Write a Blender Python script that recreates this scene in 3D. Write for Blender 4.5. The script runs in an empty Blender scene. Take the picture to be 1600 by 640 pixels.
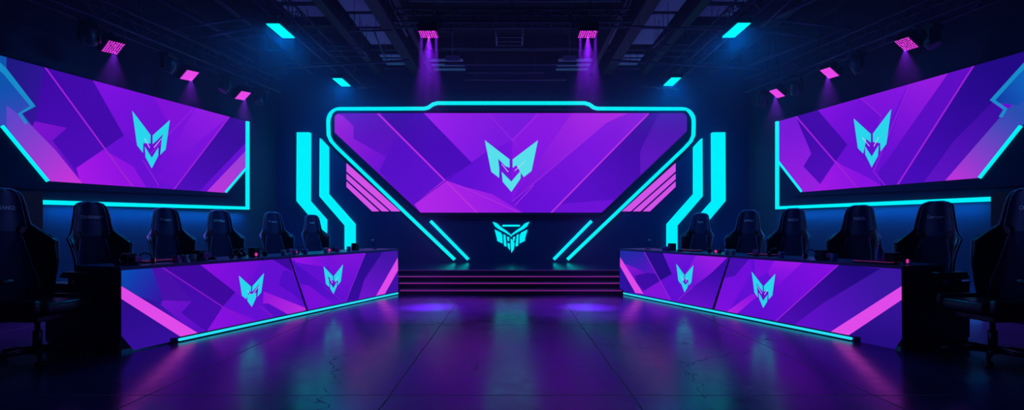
import bpy, bmesh, math, random
from mathutils import Vector, Matrix

random.seed(7)
SC = bpy.context.scene
COL = SC.collection
PI = math.pi

# ------------------------------------------------------------------ camera, world, exposure
FOC = 780.0           # focal length in pixels of the 1600 px frame
CX, HY = 798.0, 357.0  # vanishing column and horizon row
EYE = 1.10
cd = bpy.data.cameras.new('camera')
cd.sensor_width = 36.0
cd.lens = FOC / 1600.0 * 36.0
cd.shift_x = (800 - CX) / 1600.0
cd.shift_y = (HY - 320) / 1600.0
cd.clip_start = 0.05
cam = bpy.data.objects.new('camera', cd)
COL.objects.link(cam)
cam.location = (0, 0, EYE)
cam.rotation_euler = (PI / 2, 0, 0)
SC.camera = cam

w = bpy.data.worlds.new('world')
SC.world = w
w.use_nodes = True
w.node_tree.nodes['Background'].inputs[0].default_value = (0.02, 0.03, 0.08, 1)
w.node_tree.nodes['Background'].inputs[1].default_value = 0.05
SC.view_settings.view_transform = 'Standard'
SC.view_settings.look = 'None'
SC.view_settings.exposure = 0.0
SC.view_settings.gamma = 1.0
SC.view_settings.use_curve_mapping = False

HAZE = 0.0045          # haze density
BEAM_W = 7500.0        # the two beams over the stage front
WALL_W = 330.0        # the six lamps over the side screens
CEIL_W = 36.0         # the four ceiling panels
WASH_W = 17.0         # wash of the neon strips down the side walls
NEON = 1.15           # strength of cyan neon
SCREEN = 1.0          # strength of the video screens


def lin(c):
    """8-bit sRGB to linear."""
    out = []
    for v in c[:3]:
        v = v / 255.0
        out.append(v / 12.92 if v <= 0.04045 else ((v + 0.055) / 1.055) ** 2.4)
    return tuple(out)


# ------------------------------------------------------------------ materials
MATS = {}


def mat(name, rgb, rough=0.6, metal=0.0, spec=0.5, var=0.25, scale=9.0, bump=0.0, coat=0.0):
    if name in MATS:
        return MATS[name]
    m = bpy.data.materials.new(name)
    m.use_nodes = True
    nt = m.node_tree
    b = nt.nodes['Principled BSDF']
    c = lin(rgb)
    tc = nt.nodes.new('ShaderNodeTexCoord')
    nz = nt.nodes.new('ShaderNodeTexNoise')
    nz.inputs['Scale'].default_value = scale
    nz.inputs['Detail'].default_value = 4
    nt.links.new(tc.outputs['Object'], nz.inputs['Vector'])
    mx = nt.nodes.new('ShaderNodeMix')
    mx.data_type = 'RGBA'
    mx.inputs['A'].default_value = (*[x * (1 - var) for x in c], 1)
    mx.inputs['B'].default_value = (*[min(1, x * (1 + var)) for x in c], 1)
    nt.links.new(nz.outputs['Fac'], mx.inputs['Factor'])
    nt.links.new(mx.outputs['Result'], b.inputs['Base Color'])
    b.inputs['Roughness'].default_value = rough
    b.inputs['Metallic'].default_value = metal
    b.inputs['Specular IOR Level'].default_value = spec
    b.inputs['Coat Weight'].default_value = coat
    if bump:
        bp = nt.nodes.new('ShaderNodeBump')
        bp.inputs['Strength'].default_value = bump
        bp.inputs['Distance'].default_value = 0.01
        nt.links.new(nz.outputs['Fac'], bp.inputs['Height'])
        nt.links.new(bp.outputs['Normal'], b.inputs['Normal'])
    MATS[name] = m
    return m


def glow(name, rgb, strength=1.0):
    if name in MATS:
        return MATS[name]
    m = bpy.data.materials.new(name)
    m.use_nodes = True
    nt = m.node_tree
    nt.nodes.clear()
    o = nt.nodes.new('ShaderNodeOutputMaterial')
    e = nt.nodes.new('ShaderNodeEmission')
    e.inputs[0].default_value = (*lin(rgb), 1)
    e.inputs[1].default_value = strength
    nt.links.new(e.outputs[0], o.inputs[0])
    MATS[name] = m
    return m


def art_mat():
    m = bpy.data.materials.new('screen_picture')
    m.use_nodes = True
    nt = m.node_tree
    nt.nodes.clear()
    o = nt.nodes.new('ShaderNodeOutputMaterial')
    e = nt.nodes.new('ShaderNodeEmission')
    a = nt.nodes.new('ShaderNodeAttribute')
    a.attribute_name = 'picture'
    nt.links.new(a.outputs['Color'], e.inputs[0])
    e.inputs[1].default_value = SCREEN
    nt.links.new(e.outputs[0], o.inputs[0])
    return m


def led_mat(name, rgb, lo, hi, pitch):
    """A face of small round diodes."""
    m = bpy.data.materials.new(name)
    m.use_nodes = True
    nt = m.node_tree
    nt.nodes.clear()
    o = nt.nodes.new('ShaderNodeOutputMaterial')
    e = nt.nodes.new('ShaderNodeEmission')
    tc = nt.nodes.new('ShaderNodeTexCoord')
    vo = nt.nodes.new('ShaderNodeTexVoronoi')
    vo.voronoi_dimensions = '2D'
    vo.inputs['Scale'].default_value = 1.0 / pitch
    vo.inputs['Randomness'].default_value = 0.25
    nt.links.new(tc.outputs['Object'], vo.inputs['Vector'])
    mr = nt.nodes.new('ShaderNodeMapRange')
    mr.inputs['From Min'].default_value = 0.18
    mr.inputs['From Max'].default_value = 0.42
    mr.inputs['To Min'].default_value = hi
    mr.inputs['To Max'].default_value = lo
    nt.links.new(vo.outputs['Distance'], mr.inputs['Value'])
    nt.links.new(mr.outputs[0], e.inputs[1])
    e.inputs[0].default_value = (*lin(rgb), 1)
    nt.links.new(e.outputs[0], o.inputs[0])
    return m


def floor_mat():
    m = bpy.data.materials.new('polished_concrete')
    m.use_nodes = True
    nt = m.node_tree
    N, L = nt.nodes, nt.links
    b = N['Principled BSDF']
    tc = N.new('ShaderNodeTexCoord')
    n1 = N.new('ShaderNodeTexNoise'); n1.inputs['Scale'].default_value = 0.9; n1.inputs['Detail'].default_value = 6
    n2 = N.new('ShaderNodeTexNoise'); n2.inputs['Scale'].default_value = 7.0; n2.inputs['Detail'].default_value = 8
    n3 = N.new('ShaderNodeTexNoise'); n3.inputs['Scale'].default_value = 2.2; n3.inputs['Detail'].default_value = 3
    for n in (n1, n2, n3):
        L.new(tc.outputs['Object'], n.inputs['Vector'])

    def math_(op, a, bb=None, v=None):
        k = N.new('ShaderNodeMath'); k.operation = op
        if hasattr(a, 'links'): L.new(a, k.inputs[0])
        else: k.inputs[0].default_value = a
        if bb is not None:
            if hasattr(bb, 'links'): L.new(bb, k.inputs[1])
            else: k.inputs[1].default_value = bb
        return k.outputs[0]
    sx = N.new('ShaderNodeSeparateXYZ'); L.new(tc.outputs['Object'], sx.inputs[0])

    def joint(coord, period, off, wobble, width):
        """1 on a thin saw-cut line, 0 elsewhere."""
        x = math_('ADD', coord, off + 100 * period)
        x = math_('ADD', x, math_('MULTIPLY', math_('SUBTRACT', n3.outputs['Fac'], 0.5), wobble))
        x = math_('MODULO', x, period)
        x = math_('ABSOLUTE', math_('SUBTRACT', x, period / 2))
        return math_('LESS_THAN', x, width)
    j = math_('MAXIMUM', joint(sx.outputs['X'], 1.6, 0.0, 0.03, 0.006), joint(sx.outputs['Y'], 2.4, 0.3, 0.03, 0.006))
    # hairline cracks
    vo = N.new('ShaderNodeTexVoronoi'); vo.feature = 'DISTANCE_TO_EDGE'; vo.inputs['Scale'].default_value = 0.55
    wp = N.new('ShaderNodeVectorMath'); wp.operation = 'MULTIPLY_ADD'
    L.new(n2.outputs['Color'], wp.inputs[0]); wp.inputs[1].default_value = (0.35, 0.35, 0); L.new(tc.outputs['Object'], wp.inputs[2])
    L.new(wp.outputs[0], vo.inputs['Vector'])
    ck = math_('LESS_THAN', vo.outputs['Distance'], 0.0016)
    ck = math_('MULTIPLY', ck, math_('GREATER_THAN', n1.outputs['Fac'], 0.52))
    jj = math_('MAXIMUM', j, ck)
    mx = N.new('ShaderNodeMix'); mx.data_type = 'RGBA'
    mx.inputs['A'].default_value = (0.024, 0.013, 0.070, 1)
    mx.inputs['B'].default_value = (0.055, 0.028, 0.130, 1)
    L.new(n1.outputs['Fac'], mx.inputs['Factor'])
    m2 = N.new('ShaderNodeMix'); m2.data_type = 'RGBA'
    m2.inputs['B'].default_value = (0.006, 0.006, 0.012, 1)
    L.new(jj, m2.inputs['Factor']); L.new(mx.outputs['Result'], m2.inputs['A'])
    L.new(m2.outputs['Result'], b.inputs['Base Color'])
    mr = N.new('ShaderNodeMapRange')
    mr.inputs['From Min'].default_value = 0.3; mr.inputs['From Max'].default_value = 0.7
    mr.inputs['To Min'].default_value = 0.15; mr.inputs['To Max'].default_value = 0.30
    L.new(math_('MULTIPLY', math_('ADD', n1.outputs['Fac'], n2.outputs['Fac']), 0.5), mr.inputs['Value'])
    L.new(math_('ADD', mr.outputs[0], math_('MULTIPLY', jj, 0.4)), b.inputs['Roughness'])
    b.inputs['Specular IOR Level'].default_value = 0.7
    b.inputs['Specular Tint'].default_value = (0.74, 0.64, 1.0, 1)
    bp = N.new('ShaderNodeBump'); bp.inputs['Strength'].default_value = 0.12; bp.inputs['Distance'].default_value = 0.004
    h = math_('SUBTRACT', math_('MULTIPLY', n2.outputs['Fac'], 0.6), jj)
    L.new(h, bp.inputs['Height']); L.new(bp.outputs['Normal'], b.inputs['Normal'])
    return m


M_FLOOR = floor_mat()
M_WALL = mat('dark_wall_paint', (14, 58, 118), 0.8, spec=.2, var=0.12, scale=2.5, bump=0.15)
M_SIDE = mat('blue_wall_paint', (14, 46, 86), 0.7, var=0.1, scale=1.5, bump=0.1)
M_CEIL = mat('black_ceiling', (10, 11, 16), 0.9)
M_JOIST = mat('joist_paint', (26, 28, 42), 0.6)
M_PIPE = mat('dark_pipe', (84, 88, 112), 0.4, metal=0.3)
M_TILE = mat('ceiling_tile', (190, 196, 215), 0.85, var=0.1, scale=5)
M_TRUSS = mat('black_truss', (70, 70, 92), 0.4, metal=0.6)
M_BODY = mat('black_lamp_housing', (16, 17, 22), 0.4, metal=0.2)
M_BLACK = mat('black_laminate', (7, 8, 11), 0.5)
M_TOP = mat('desk_top_laminate', (74, 88, 140), 0.3)
M_FRAME = mat('dark_frame', (8, 52, 84), 0.85, spec=.1)
M_STAGE = mat('stage_deck', (18, 34, 84), 0.2, var=0.3, scale=3, bump=0.06)
M_RISER = mat('stage_riser', (12, 13, 22), 0.5)
M_LEATH = mat('black_leather', (9, 9, 13), 0.34, bump=0.15, scale=60)
M_HEADR = mat('navy_leather', (32, 58, 108), 0.5, bump=0.15, scale=60)
M_FAB = mat('plum_fabric', (54, 34, 88), 0.85, bump=0.2, scale=120)
M_PIPING = mat('blue_piping', (175, 190, 250), 0.35)
M_PLAST = mat('black_plastic', (18, 20, 27), 0.25)
M_CHROME = mat('grey_metal', (90, 92, 104), 0.3, metal=0.9)
M_TEXT = mat('silver_thread', (250, 250, 255), 0.5, var=0.05)
_tb = M_TEXT.node_tree.nodes['Principled BSDF']
M_CERAM = mat('white_ceramic', (175, 180, 195), 0.3, var=0.05)
M_PINKP = mat('pink_plastic', (225, 60, 170), 0.4, var=0.08)
M_BLUEG = mat('blue_plastic', (60, 120, 200), 0.3, var=0.08)
M_CYAN = glow('cyan_neon', (0, 228, 240), NEON)
M_STRIP = glow('floor_cyan_strip', (40, 215, 245), NEON)
M_LOGO = glow('cyan_emblem', (88, 226, 240), 1.0)
M_LOGO2 = glow('cyan_emblem_side', (40, 215, 240), 1.0)
M_SLASH = glow('pale_slash', (215, 205, 250), 1.0)
M_PINK = glow('pink_panel', (214, 82, 236), 1.0)
M_PSTEP = glow('step_light', (160, 40, 165), 0.75)
M_LAMPC = glow('cyan_lamp_face', (0, 240, 240), 1.4)
M_LED = led_mat('magenta_diodes', (238, 60, 240), 0.06, 2.0, 0.031)
M_LED2 = led_mat('magenta_diodes_flood', (238, 70, 240), 0.8, 1.5, 0.03)
M_KEYP = glow('pink_key_light', (225, 50, 180), 0.8)
M_ART = art_mat()


# ------------------------------------------------------------------ object helpers
def finish(name, bm, m, parent=None, smooth=False):
    me = bpy.data.meshes.new(name)
    bmesh.ops.recalc_face_normals(bm, faces=bm.faces)
    bm.to_mesh(me)
    bm.free()
    for x in (m if isinstance(m, (list, tuple)) else [m]):
        me.materials.append(x)
    if smooth:
        for p in me.polygons:
            p.use_smooth = True
    o = bpy.data.objects.new(name, me)
    COL.objects.link(o)
    if parent is not None:
        o.parent = parent
    return o


def tag(o, label=None, cat=None, group=None, kind=None):
    if label: o['label'] = label
    if cat: o['category'] = cat
    if group: o['group'] = group
    if kind: o['kind'] = kind
    return o


def empty(name, loc=(0, 0, 0), rz=0.0):
    o = bpy.data.objects.new(name, None)
    COL.objects.link(o)
    o.empty_display_size = 0.1
    o.location = loc
    o.rotation_euler = (0, 0, rz)
    return o


def copy_tree(o, parent=None):
    kids = list(o.children)
    c = o.copy()
    COL.objects.link(c)
    c.parent = parent
    for k in kids:
        copy_tree(k, c)
    return c


def box(bm, cx, cy, cz, sx, sy, sz, bev=0.0, M=None, mi=0):
    """Box by centre and size; optional bevel and transform."""
    b2 = bmesh.new()
    bmesh.ops.create_cube(b2, size=1.0)
    bmesh.ops.scale(b2, vec=(sx, sy, sz), verts=b2.verts)
    if bev:
        bmesh.ops.bevel(b2, geom=list(b2.edges), offset=min(bev, 0.49 * min(sx, sy, sz)), segments=2, profile=0.6, affect='EDGES')
    bmesh.ops.translate(b2, vec=(cx, cy, cz), verts=b2.verts)
    if M is not None:
        bmesh.ops.transform(b2, matrix=M, verts=b2.verts)
    merge(bm, b2, mi)


def merge(bm, b2, mi=0):
    vm = {}
    for v in b2.verts:
        vm[v] = bm.verts.new(v.co)
    for f in b2.faces:
        try:
            nf = bm.faces.new([vm[v] for v in f.verts])
            nf.material_index = mi
            nf.smooth = f.smooth
        except ValueError:
            pass
    b2.free()


def tube(bm, pts, r, n=8, closed=False, mi=0):
    """Round tube along a polyline."""
    pts = [Vector(p) for p in pts]
    rings = []
    up0 = None
    for i, p in enumerate(pts):
        if closed:
            a, b = pts[i - 1], pts[(i + 1) % len(pts)]
        else:
            a, b = pts[max(0, i - 1)], pts[min(len(pts) - 1, i + 1)]
        d = (b - a).normalized()
        if up0 is None:
            up0 = Vector((0, 0, 1)) if abs(d.z) < 0.9 else Vector((1, 0, 0))
        s = d.cross(up0).normalized()
        u = s.cross(d).normalized()
        up0 = u
        rr = r[i] if isinstance(r, (list, tuple)) else r
        rings.append([bm.verts.new(p + s * math.cos(2 * PI * k / n) * rr + u * math.sin(2 * PI * k / n) * rr) for k in range(n)])
    m = len(rings)
    for i in range(m if closed else m - 1):
        A, B = rings[i], rings[(i + 1) % m]
        for k in range(n):
            f = bm.faces.new((A[k], A[(k + 1) % n], B[(k + 1) % n], B[k]))
            f.smooth = True
            f.material_index = mi
    if not closed:
        for R in (rings[0], rings[-1]):
            f = bm.faces.new(R)
            f.material_index = mi


def lathe(bm, prof, n=20, M=None, mi=0):
    """Surface of revolution about z: prof = [(r, z)]."""
    rings = []
    for r, z in prof:
        rings.append([bm.verts.new((M or Matrix()) @ Vector((r * math.cos(2 * PI * k / n), r * math.sin(2 * PI * k / n), z))) for k in range(n)])
    for A, B in zip(rings, rings[1:]):
        for k in range(n):
            f = bm.faces.new((A[k], A[(k + 1) % n], B[(k + 1) % n], B[k]))
            f.smooth = True
            f.material_index = mi
    for R in (rings[0], rings[-1]):
        f = bm.faces.new(R)
        f.material_index = mi


class Plane:
    """A vertical plane: foot point, horizontal unit direction; n points into the room."""

    def __init__(self, foot, along, n):
        self.o = Vector((foot[0], foot[1], 0))
        self.d = Vector((along[0], along[1], 0)).normalized()
        self.n = Vector((n[0], n[1], 0)).normalized()

    def hit(self, px, py):
        """(distance along, height) seen at a pixel of the photograph."""
        r = Vector(((px - CX) / FOC, 1.0, (HY - py) / FOC))
        c = Vector((0, 0, EYE))
        t = (self.o - c).dot(self.n) / r.dot(self.n)
        p = c + r * t
        return ((p - self.o).dot(self.d), p.z)

    def at(self, u, z, off=0.0):
        return self.o + self.d * u + Vector((0, 0, z)) + self.n * off


def slab(bm, plane, poly, o0, o1, mi=0):
    """A prism: polygon of (u, z) on a plane, from offset o0 to o1 off it."""
    A = [bm.verts.new(plane.at(u, z, o0)) for u, z in poly]
    B = [bm.verts.new(plane.at(u, z, o1)) for u, z in poly]
    fs = [bm.faces.new(A), bm.faces.new(B)]
    n = len(poly)
    for k in range(n):
        fs.append(bm.faces.new((A[k], A[(k + 1) % n], B[(k + 1) % n], B[k])))
    for f in fs:
        f.material_index = mi
    bmesh.ops.triangulate(bm, faces=[f for f in fs if len(f.verts) > 4])


def px_slab(bm, plane, pxpoly, o0, o1, mi=0):
    slab(bm, plane, [plane.hit(*p) for p in pxpoly], o0, o1, mi)


def ribbon(path, width, closed=False):
    """Outline polygon of a constant-width mitred band along a 2-D polyline: list of quads."""
    n = len(path)
    L, R = [], []
    for i in range(n):
        p = Vector(path[i])
        a = Vector(path[i - 1]) if i > 0 else None
        b = Vector(path[i + 1]) if i < n - 1 else None
        d1 = (p - a).normalized() if a is not None else None
        d2 = (b - p).normalized() if b is not None else None
        if d1 is None: d1 = d2
        if d2 is None: d2 = d1
        n1 = Vector((-d1.y, d1.x)); n2 = Vector((-d2.y, d2.x))
        mid = (n1 + n2).normalized()
        k = width / 2 / max(0.35, mid.dot(n1))
        L.append(p + mid * k)
        R.append(p - mid * k)
    return L, R


def neon(name, plane, path, width, o0, o1, m, parent):
    L, R = ribbon(path, width)
    bm = bmesh.new()
    n = len(path)
    vs = []
    for i in range(n):
        vs.append([bm.verts.new(plane.at(L[i].x, L[i].y, o0)), bm.verts.new(plane.at(L[i].x, L[i].y, o1)),
                   bm.verts.new(plane.at(R[i].x, R[i].y, o1)), bm.verts.new(plane.at(R[i].x, R[i].y, o0))])
    for a, b in zip(vs, vs[1:]):
        for k in range(4):
            bm.faces.new((a[k], a[(k + 1) % 4], b[(k + 1) % 4], b[k]))
    bm.faces.new(vs[0]); bm.faces.new(vs[-1])
    return finish(name, bm, m, parent)


def inside(pt, poly):
    x, y = pt
    c = False
    n = len(poly)
    for i in range(n):
        x1, y1 = poly[i]
        x2, y2 = poly[(i + 1) % n]
        if (y1 > y) != (y2 > y) and x < (x2 - x1) * (y - y1) / (y2 - y1) + x1:
            c = not c
    return c


def col_at(spec, x, y):
    if len(spec) == 3:
        return spec
    a, b, p, q = spec
    dx, dy = q[0] - p[0], q[1] - p[1]
    t = ((x - p[0]) * dx + (y - p[1]) * dy) / (dx * dx + dy * dy)
    t = max(0, min(1, t))
    return tuple(a[i] * (1 - t) + b[i] * t for i in range(3))


def picture(name, plane, outline, base, layers, off, parent, step=22):
    """The image on a screen: a mesh cut along the picture's edges, coloured face by face."""
    bm = bmesh.new()
    bm.faces.new([bm.verts.new((p[0], p[1], 0)) for p in outline])
    xs = [p[0] for p in outline]; ys = [p[1] for p in outline]
    lines = []
    for poly, _c in layers:
        for i in range(len(poly)):
            a, b = poly[i], poly[(i + 1) % len(poly)]
            if abs(a[0] - b[0]) + abs(a[1] - b[1]) > 0.3:
                lines.append((a, b))
    x = min(xs) + step
    while x < max(xs):
        lines.append(((x, 0), (x, 1))); x += step
    y = min(ys) + step
    while y < max(ys):
        lines.append(((0, y), (1, y))); y += step
    for a, b in lines:
        d = Vector((b[0] - a[0], b[1] - a[1], 0)).normalized()
        bmesh.ops.bisect_plane(bm, geom=list(bm.verts) + list(bm.edges) + list(bm.faces), dist=0.02,
                               plane_co=(a[0], a[1], 0), plane_no=(-d.y, d.x, 0))
    cl = bm.loops.layers.float_color.new('picture')
    for f in bm.faces:
        c = f.calc_center_median()
        spec = base
        for poly, s in layers:
            if inside((c.x, c.y), poly):
                spec = s
        for lp in f.loops:
            lp[cl] = (*lin(col_at(spec, lp.vert.co.x, lp.vert.co.y)), 1)
    for v in bm.verts:
        u, z = plane.hit(v.co.x, v.co.y)
        v.co = plane.at(u, z, off)
    return finish(name, bm, M_ART, parent)


def line_poly(a, b, wd):
    d = Vector((b[0] - a[0], b[1] - a[1])).normalized()
    n = Vector((-d.y, d.x)) * wd / 2
    return [(a[0] + n.x, a[1] + n.y), (b[0] + n.x, b[1] + n.y), (b[0] - n.x, b[1] - n.y), (a[0] - n.x, a[1] - n.y)]


# emblem shapes in units of half its height, origin at its middle
LOGO = [
    [(-1.04, 1.0), (-0.07, 0.26), (-0.07, -0.06), (-0.23, -0.01), (-0.52, 0.29), (-0.66, 0.33), (-0.56, 0.15), (-0.56, -0.05), (-0.47, -0.1), (-0.48, -0.46), (-0.79, -0.22)],
    [(1.04, 1.0), (0.05, 0.26), (0.05, -0.07), (0.30, 0.11), (0.66, 0.41), (0.58, 0.23), (0.48, -0.43), (0.79, -0.19)],
    [(-0.38, -0.22), (0.0, -0.6), (0.37, -0.17), (0.36, -0.48), (0.0, -1.0), (-0.34, -0.61)],
]
SLASH = [[(-0.40, 0.09), (-0.37, 0.08), (-0.12, -0.21), (-0.13, -0.24)], [(0.13, -0.2), (0.13, -0.17), (0.55, 0.22), (0.52, 0.17)]]


def emblem(plane, uc, zc, hw, hh, off, parent, m=None, shear=0.0):
    bm = bmesh.new()
    for poly in LOGO:
        slab(bm, plane, [(uc + x / 1.04 * hw, zc + y * hh) for x, y in poly], off, off + 0.003)
    o = finish('emblem', bm, m or M_LOGO, parent)
    for poly in SLASH:
        bm = bmesh.new()
        slab(bm, plane, [(uc + x / 1.04 * hw, zc + y * hh) for x, y in poly], off, off + 0.004)
        finish('slash', bm, M_SLASH, o)
    return o


# ------------------------------------------------------------------ the room
YB = 11.3          # back wall
YR = -3.0          # wall behind the camera
CEIL = 5.0
SL, SR = 0.208, 0.214
XL = lambda y: -5.52 - SL * (10.3 - y)
XR = lambda y: 5.60 + SR * (10.3 - y)
PL = Plane((XL(0), 0), (SL, 1), (1, -SL))
PR = Plane((XR(0), 0), (-SR, 1), (-1, -SR))
PB = Plane((0, YB), (1, 0), (0, -1))

room = [(XL(YR), YR), (XR(YR), YR), (XR(YB), YB), (XL(YB), YB)]
bm = bmesh.new()
T = 0.2


def prism(bm, pts, z0, z1, mi=0):
    A = [bm.verts.new((x, y, z0)) for x, y in pts]
    B = [bm.verts.new((x, y, z1)) for x, y in pts]
    fs = [bm.faces.new(A), bm.faces.new(B)]
    for k in range(len(pts)):
        fs.append(bm.faces.new((A[k], A[(k + 1) % len(pts)], B[(k + 1) % len(pts)], B[k])))
    for f in fs:
        f.material_index = mi


big = [(room[0][0] - 0.3, YR - 0.3), (room[1][0] + 0.3, YR - 0.3), (room[2][0] + 0.3, YB + 0.3), (room[3][0] - 0.3, YB + 0.3)]
prism(bm, big, -0.2, 0)
tag(finish('floor', bm, M_FLOOR), 'dark polished concrete floor reflecting purple and cyan light', kind='structure')
bm = bmesh.new(); prism(bm, big, CEIL, CEIL + 0.2)
ceiling = tag(finish('ceiling', bm, M_CEIL), 'black open ceiling with joists, tiles and pipes', kind='structure')
ll = (PL.at(0, 0, 0) - PL.at(0, 0, T)).to_2d(); rr = (PR.at(0, 0, 0) - PR.at(0, 0, T)).to_2d()
for nm, pts, m in (
    ('wall_left', [room[0], room[3], tuple(Vector(room[3]) + ll), tuple(Vector(room[0]) + ll)], M_SIDE),
    ('wall_right', [room[1], room[2], tuple(Vector(room[2]) + rr), tuple(Vector(room[1]) + rr)], M_SIDE),
    ('wall_back', [(room[3][0] - .2, YB), (room[2][0] + .2, YB), (room[2][0] + .2, YB + T), (room[3][0] - .2, YB + T)], M_WALL),
    ('wall_front', [(room[0][0] - .2, YR), (room[1][0] + .2, YR), (room[1][0] + .2, YR - T), (room[0][0] - .2, YR - T)], M_CEIL),
):
    bm = bmesh.new()
    prism(bm, pts, 0, CEIL)
    tag(finish(nm, bm, m), kind='structure')

# ------------------------------------------------------------------ stage with three steps
SY = [8.25, 8.55, 8.85, 9.15]
SZ = [0.0865, 0.173, 0.259, 0.345]
SW = [1.86, 1.94, 2.25, 2.45]
stage = tag(empty('stage', (0, 9.15, 0)), 'low dark stage with three light-edged steps before the main screen', 'stage')
bm = bmesh.new()
box(bm, 0, (YB - 9.15) / 2 - 0.005, SZ[3] / 2, SW[3] * 2, YB - 9.15 - 0.01, SZ[3], 0.006)
finish('deck', bm, M_STAGE, stage)
for k in range(3):
    bm = bmesh.new()
    box(bm, 0, SY[k] + 0.15 - 9.15 - 0.001, SZ[k] / 2, SW[k] * 2, 0.298, SZ[k], 0.005)
    s = finish('step', bm, M_RISER, stage)
    bm = bmesh.new()
    box(bm, 0, SY[k] - 9.15 - 0.004, SZ[k] - 0.009, SW[k] * 2 - 0.06, 0.006, 0.013)
    finish('light_strip', bm, M_PSTEP, s)
bm = bmesh.new()
box(bm, 0, -0.003, SZ[3] - 0.006, SW[3] * 2 - 0.06, 0.005, 0.007)
finish('light_strip', bm, glow('step_light_dim', (96, 44, 140), 0.6), stage)

# ------------------------------------------------------------------ main screen on the back wall
cz = lambda x, y: (500 + x / 2.667, 150 + y / 2.667)
mscreen = tag(empty('stage_screen', (0, YB - 0.005, 1.46)), 'wide purple tapered video screen with cyan wing emblem above the stage', 'screen')
mscreen.location = (0, 0, 0)
outl = [(525, 183), (530, 178), (1066, 178), (1071, 183), (1071, 206), (939, 332), (658, 332), (525, 208)]
bm = bmesh.new()
px_slab(bm, PB, [(521, 180), (526, 174), (1070, 174), (1075, 180), (1075, 209), (941, 336), (656, 336), (521, 211)], 0.005, 0.085)
finish('casing', bm, M_FRAME, mscreen)
P_ = [cz(*p) for p in ((0, 0),)]
def C(pts): return [cz(*p) for p in pts]
layers = [
    (C([(60, 70), (245, 70), (655, 490), (400, 490), (60, 160)]), ((74, 10, 184), (100, 14, 208), cz(245, 75), cz(100, 300))),
    (C([(60, 70), (100, 85), (145, 128), (145, 180), (350, 295), (270, 345), (60, 160)]), ((150, 30, 222), (108, 16, 214), cz(70, 130), cz(300, 240))),
    (C([(100, 80), (245, 75), (400, 235), (350, 295), (145, 180), (145, 128)]), ((88, 14, 190), (98, 16, 205), cz(240, 80), cz(150, 250))),
    (C([(250, 70), (430, 70), (632, 278), (520, 350)]), ((62, 8, 170), (74, 10, 190), cz(300, 75), cz(560, 300))),
    (C([(250, 70), (520, 350), (395, 450), (250, 315), (330, 160)]), ((82, 12, 196), (92, 14, 205), cz(250, 100), cz(400, 450))),
    (C([(430, 70), (905, 70), (800, 190), (690, 240), (632, 278)]), ((152, 30, 238), (122, 24, 228), cz(500, 75), cz(740, 200))),
    (C([(632, 278), (690, 238), (800, 190), (830, 440), (800, 440), (560, 365), (520, 350)]), ((96, 14, 214), (120, 18, 226), cz(632, 278), cz(820, 300))),
    (C([(395, 450), (520, 350), (600, 378), (720, 410), (850, 490), (425, 490)]), ((176, 38, 232), (150, 26, 232), cz(450, 480), cz(780, 440))),
    (C([(905, 70), (1050, 70), (800, 440), (800, 190)]), ((142, 24, 232), (128, 18, 228), cz(980, 75), cz(800, 400))),
    (C([(1050, 70), (1290, 70), (1190, 115), (800, 440), (820, 400)]), ((172, 40, 232), (112, 16, 222), cz(1180, 75), cz(820, 440))),
    (C([(1290, 70), (1370, 70), (960, 490), (850, 490), (800, 440), (1190, 115)]), ((136, 26, 226), (104, 14, 218), cz(1300, 75), cz(900, 460))),
    (C([(1370, 70), (1530, 70), (1530, 160), (1240, 430), (1000, 450)]), ((58, 8, 158), (88, 12, 200), cz(1400, 120), cz(1120, 400))),
    (C([(1410, 70), (1530, 70), (1530, 160), (1330, 345), (1330, 230)]), ((70, 14, 168), (94, 20, 196), cz(1460, 75), cz(1400, 280))),
    (C([(1240, 430), (1170, 490), (960, 490), (1000, 450)]), (108, 16, 216)),
    (C(line_poly((245, 76), (660, 490), 7)), (186, 44, 224)),
    (C(line_poly((1365, 76), (958, 490), 6)), (184, 50, 226)),
    (C(line_poly((700, 76), (822, 208), 4)), (150, 34, 226)),
    (C(line_poly((908, 80), (800, 188), 4)), (160, 40, 230)),
    (C(line_poly((800, 440), (1190, 115), 4)), (150, 36, 228)),
    (C(line_poly((812, 456), (890, 372), 4)), (160, 40, 230)),
    (C(line_poly((575, 372), (840, 490), 4)), (170, 44, 230)),
    (C(line_poly((632, 278), (395, 450), 3)), (70, 10, 170)),
]
picture('display', PB, outl, (112, 18, 222), layers, 0.089, mscreen)
u0, z0 = PB.hit(799, 260)
emblem(PB, u0, z0, 82.5 / 2 / 69.03, 40 / 69.03, 0.09, mscreen)

# cyan neon outline around it, and the short slanting tubes under it
outline = tag(empty('neon_outline'), 'cyan neon outline with raised centre running around the stage screen', 'neon light')
def arc(cx, cy, r, a0, a1, n=7):
    return [(cx + r * math.cos(math.radians(a0 + (a1 - a0) * i / n)), cy - r * math.sin(math.radians(a0 + (a1 - a0) * i / n))) for i in range(n + 1)]
half = [(711, 405)] + [(528, 231)] + [(519, 221), (515, 212)] + [(514.5, 192)] + arc(533.5, 190, 19, 180, 90)[1:] + [(664, 170.5), (670, 169), (677, 164), (684, 162)]
path = half + [(1597 - x, y) for x, y in reversed(half)]
pp = [PB.hit(*p) for p in path]
bmr = neon('tube', PB, pp, 0.066, 0.02, 0.10, M_CYAN, outline)
Lr, Rr = ribbon(pp, 0.15)
bm = bmesh.new()
for i in range(len(pp) - 1):
    slab(bm, PB, [tuple(Lr[i]), tuple(Lr[i + 1]), tuple(Rr[i + 1]), tuple(Rr[i])], 0.0, 0.02)
finish('channel', bm, M_FRAME, outline)
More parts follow.
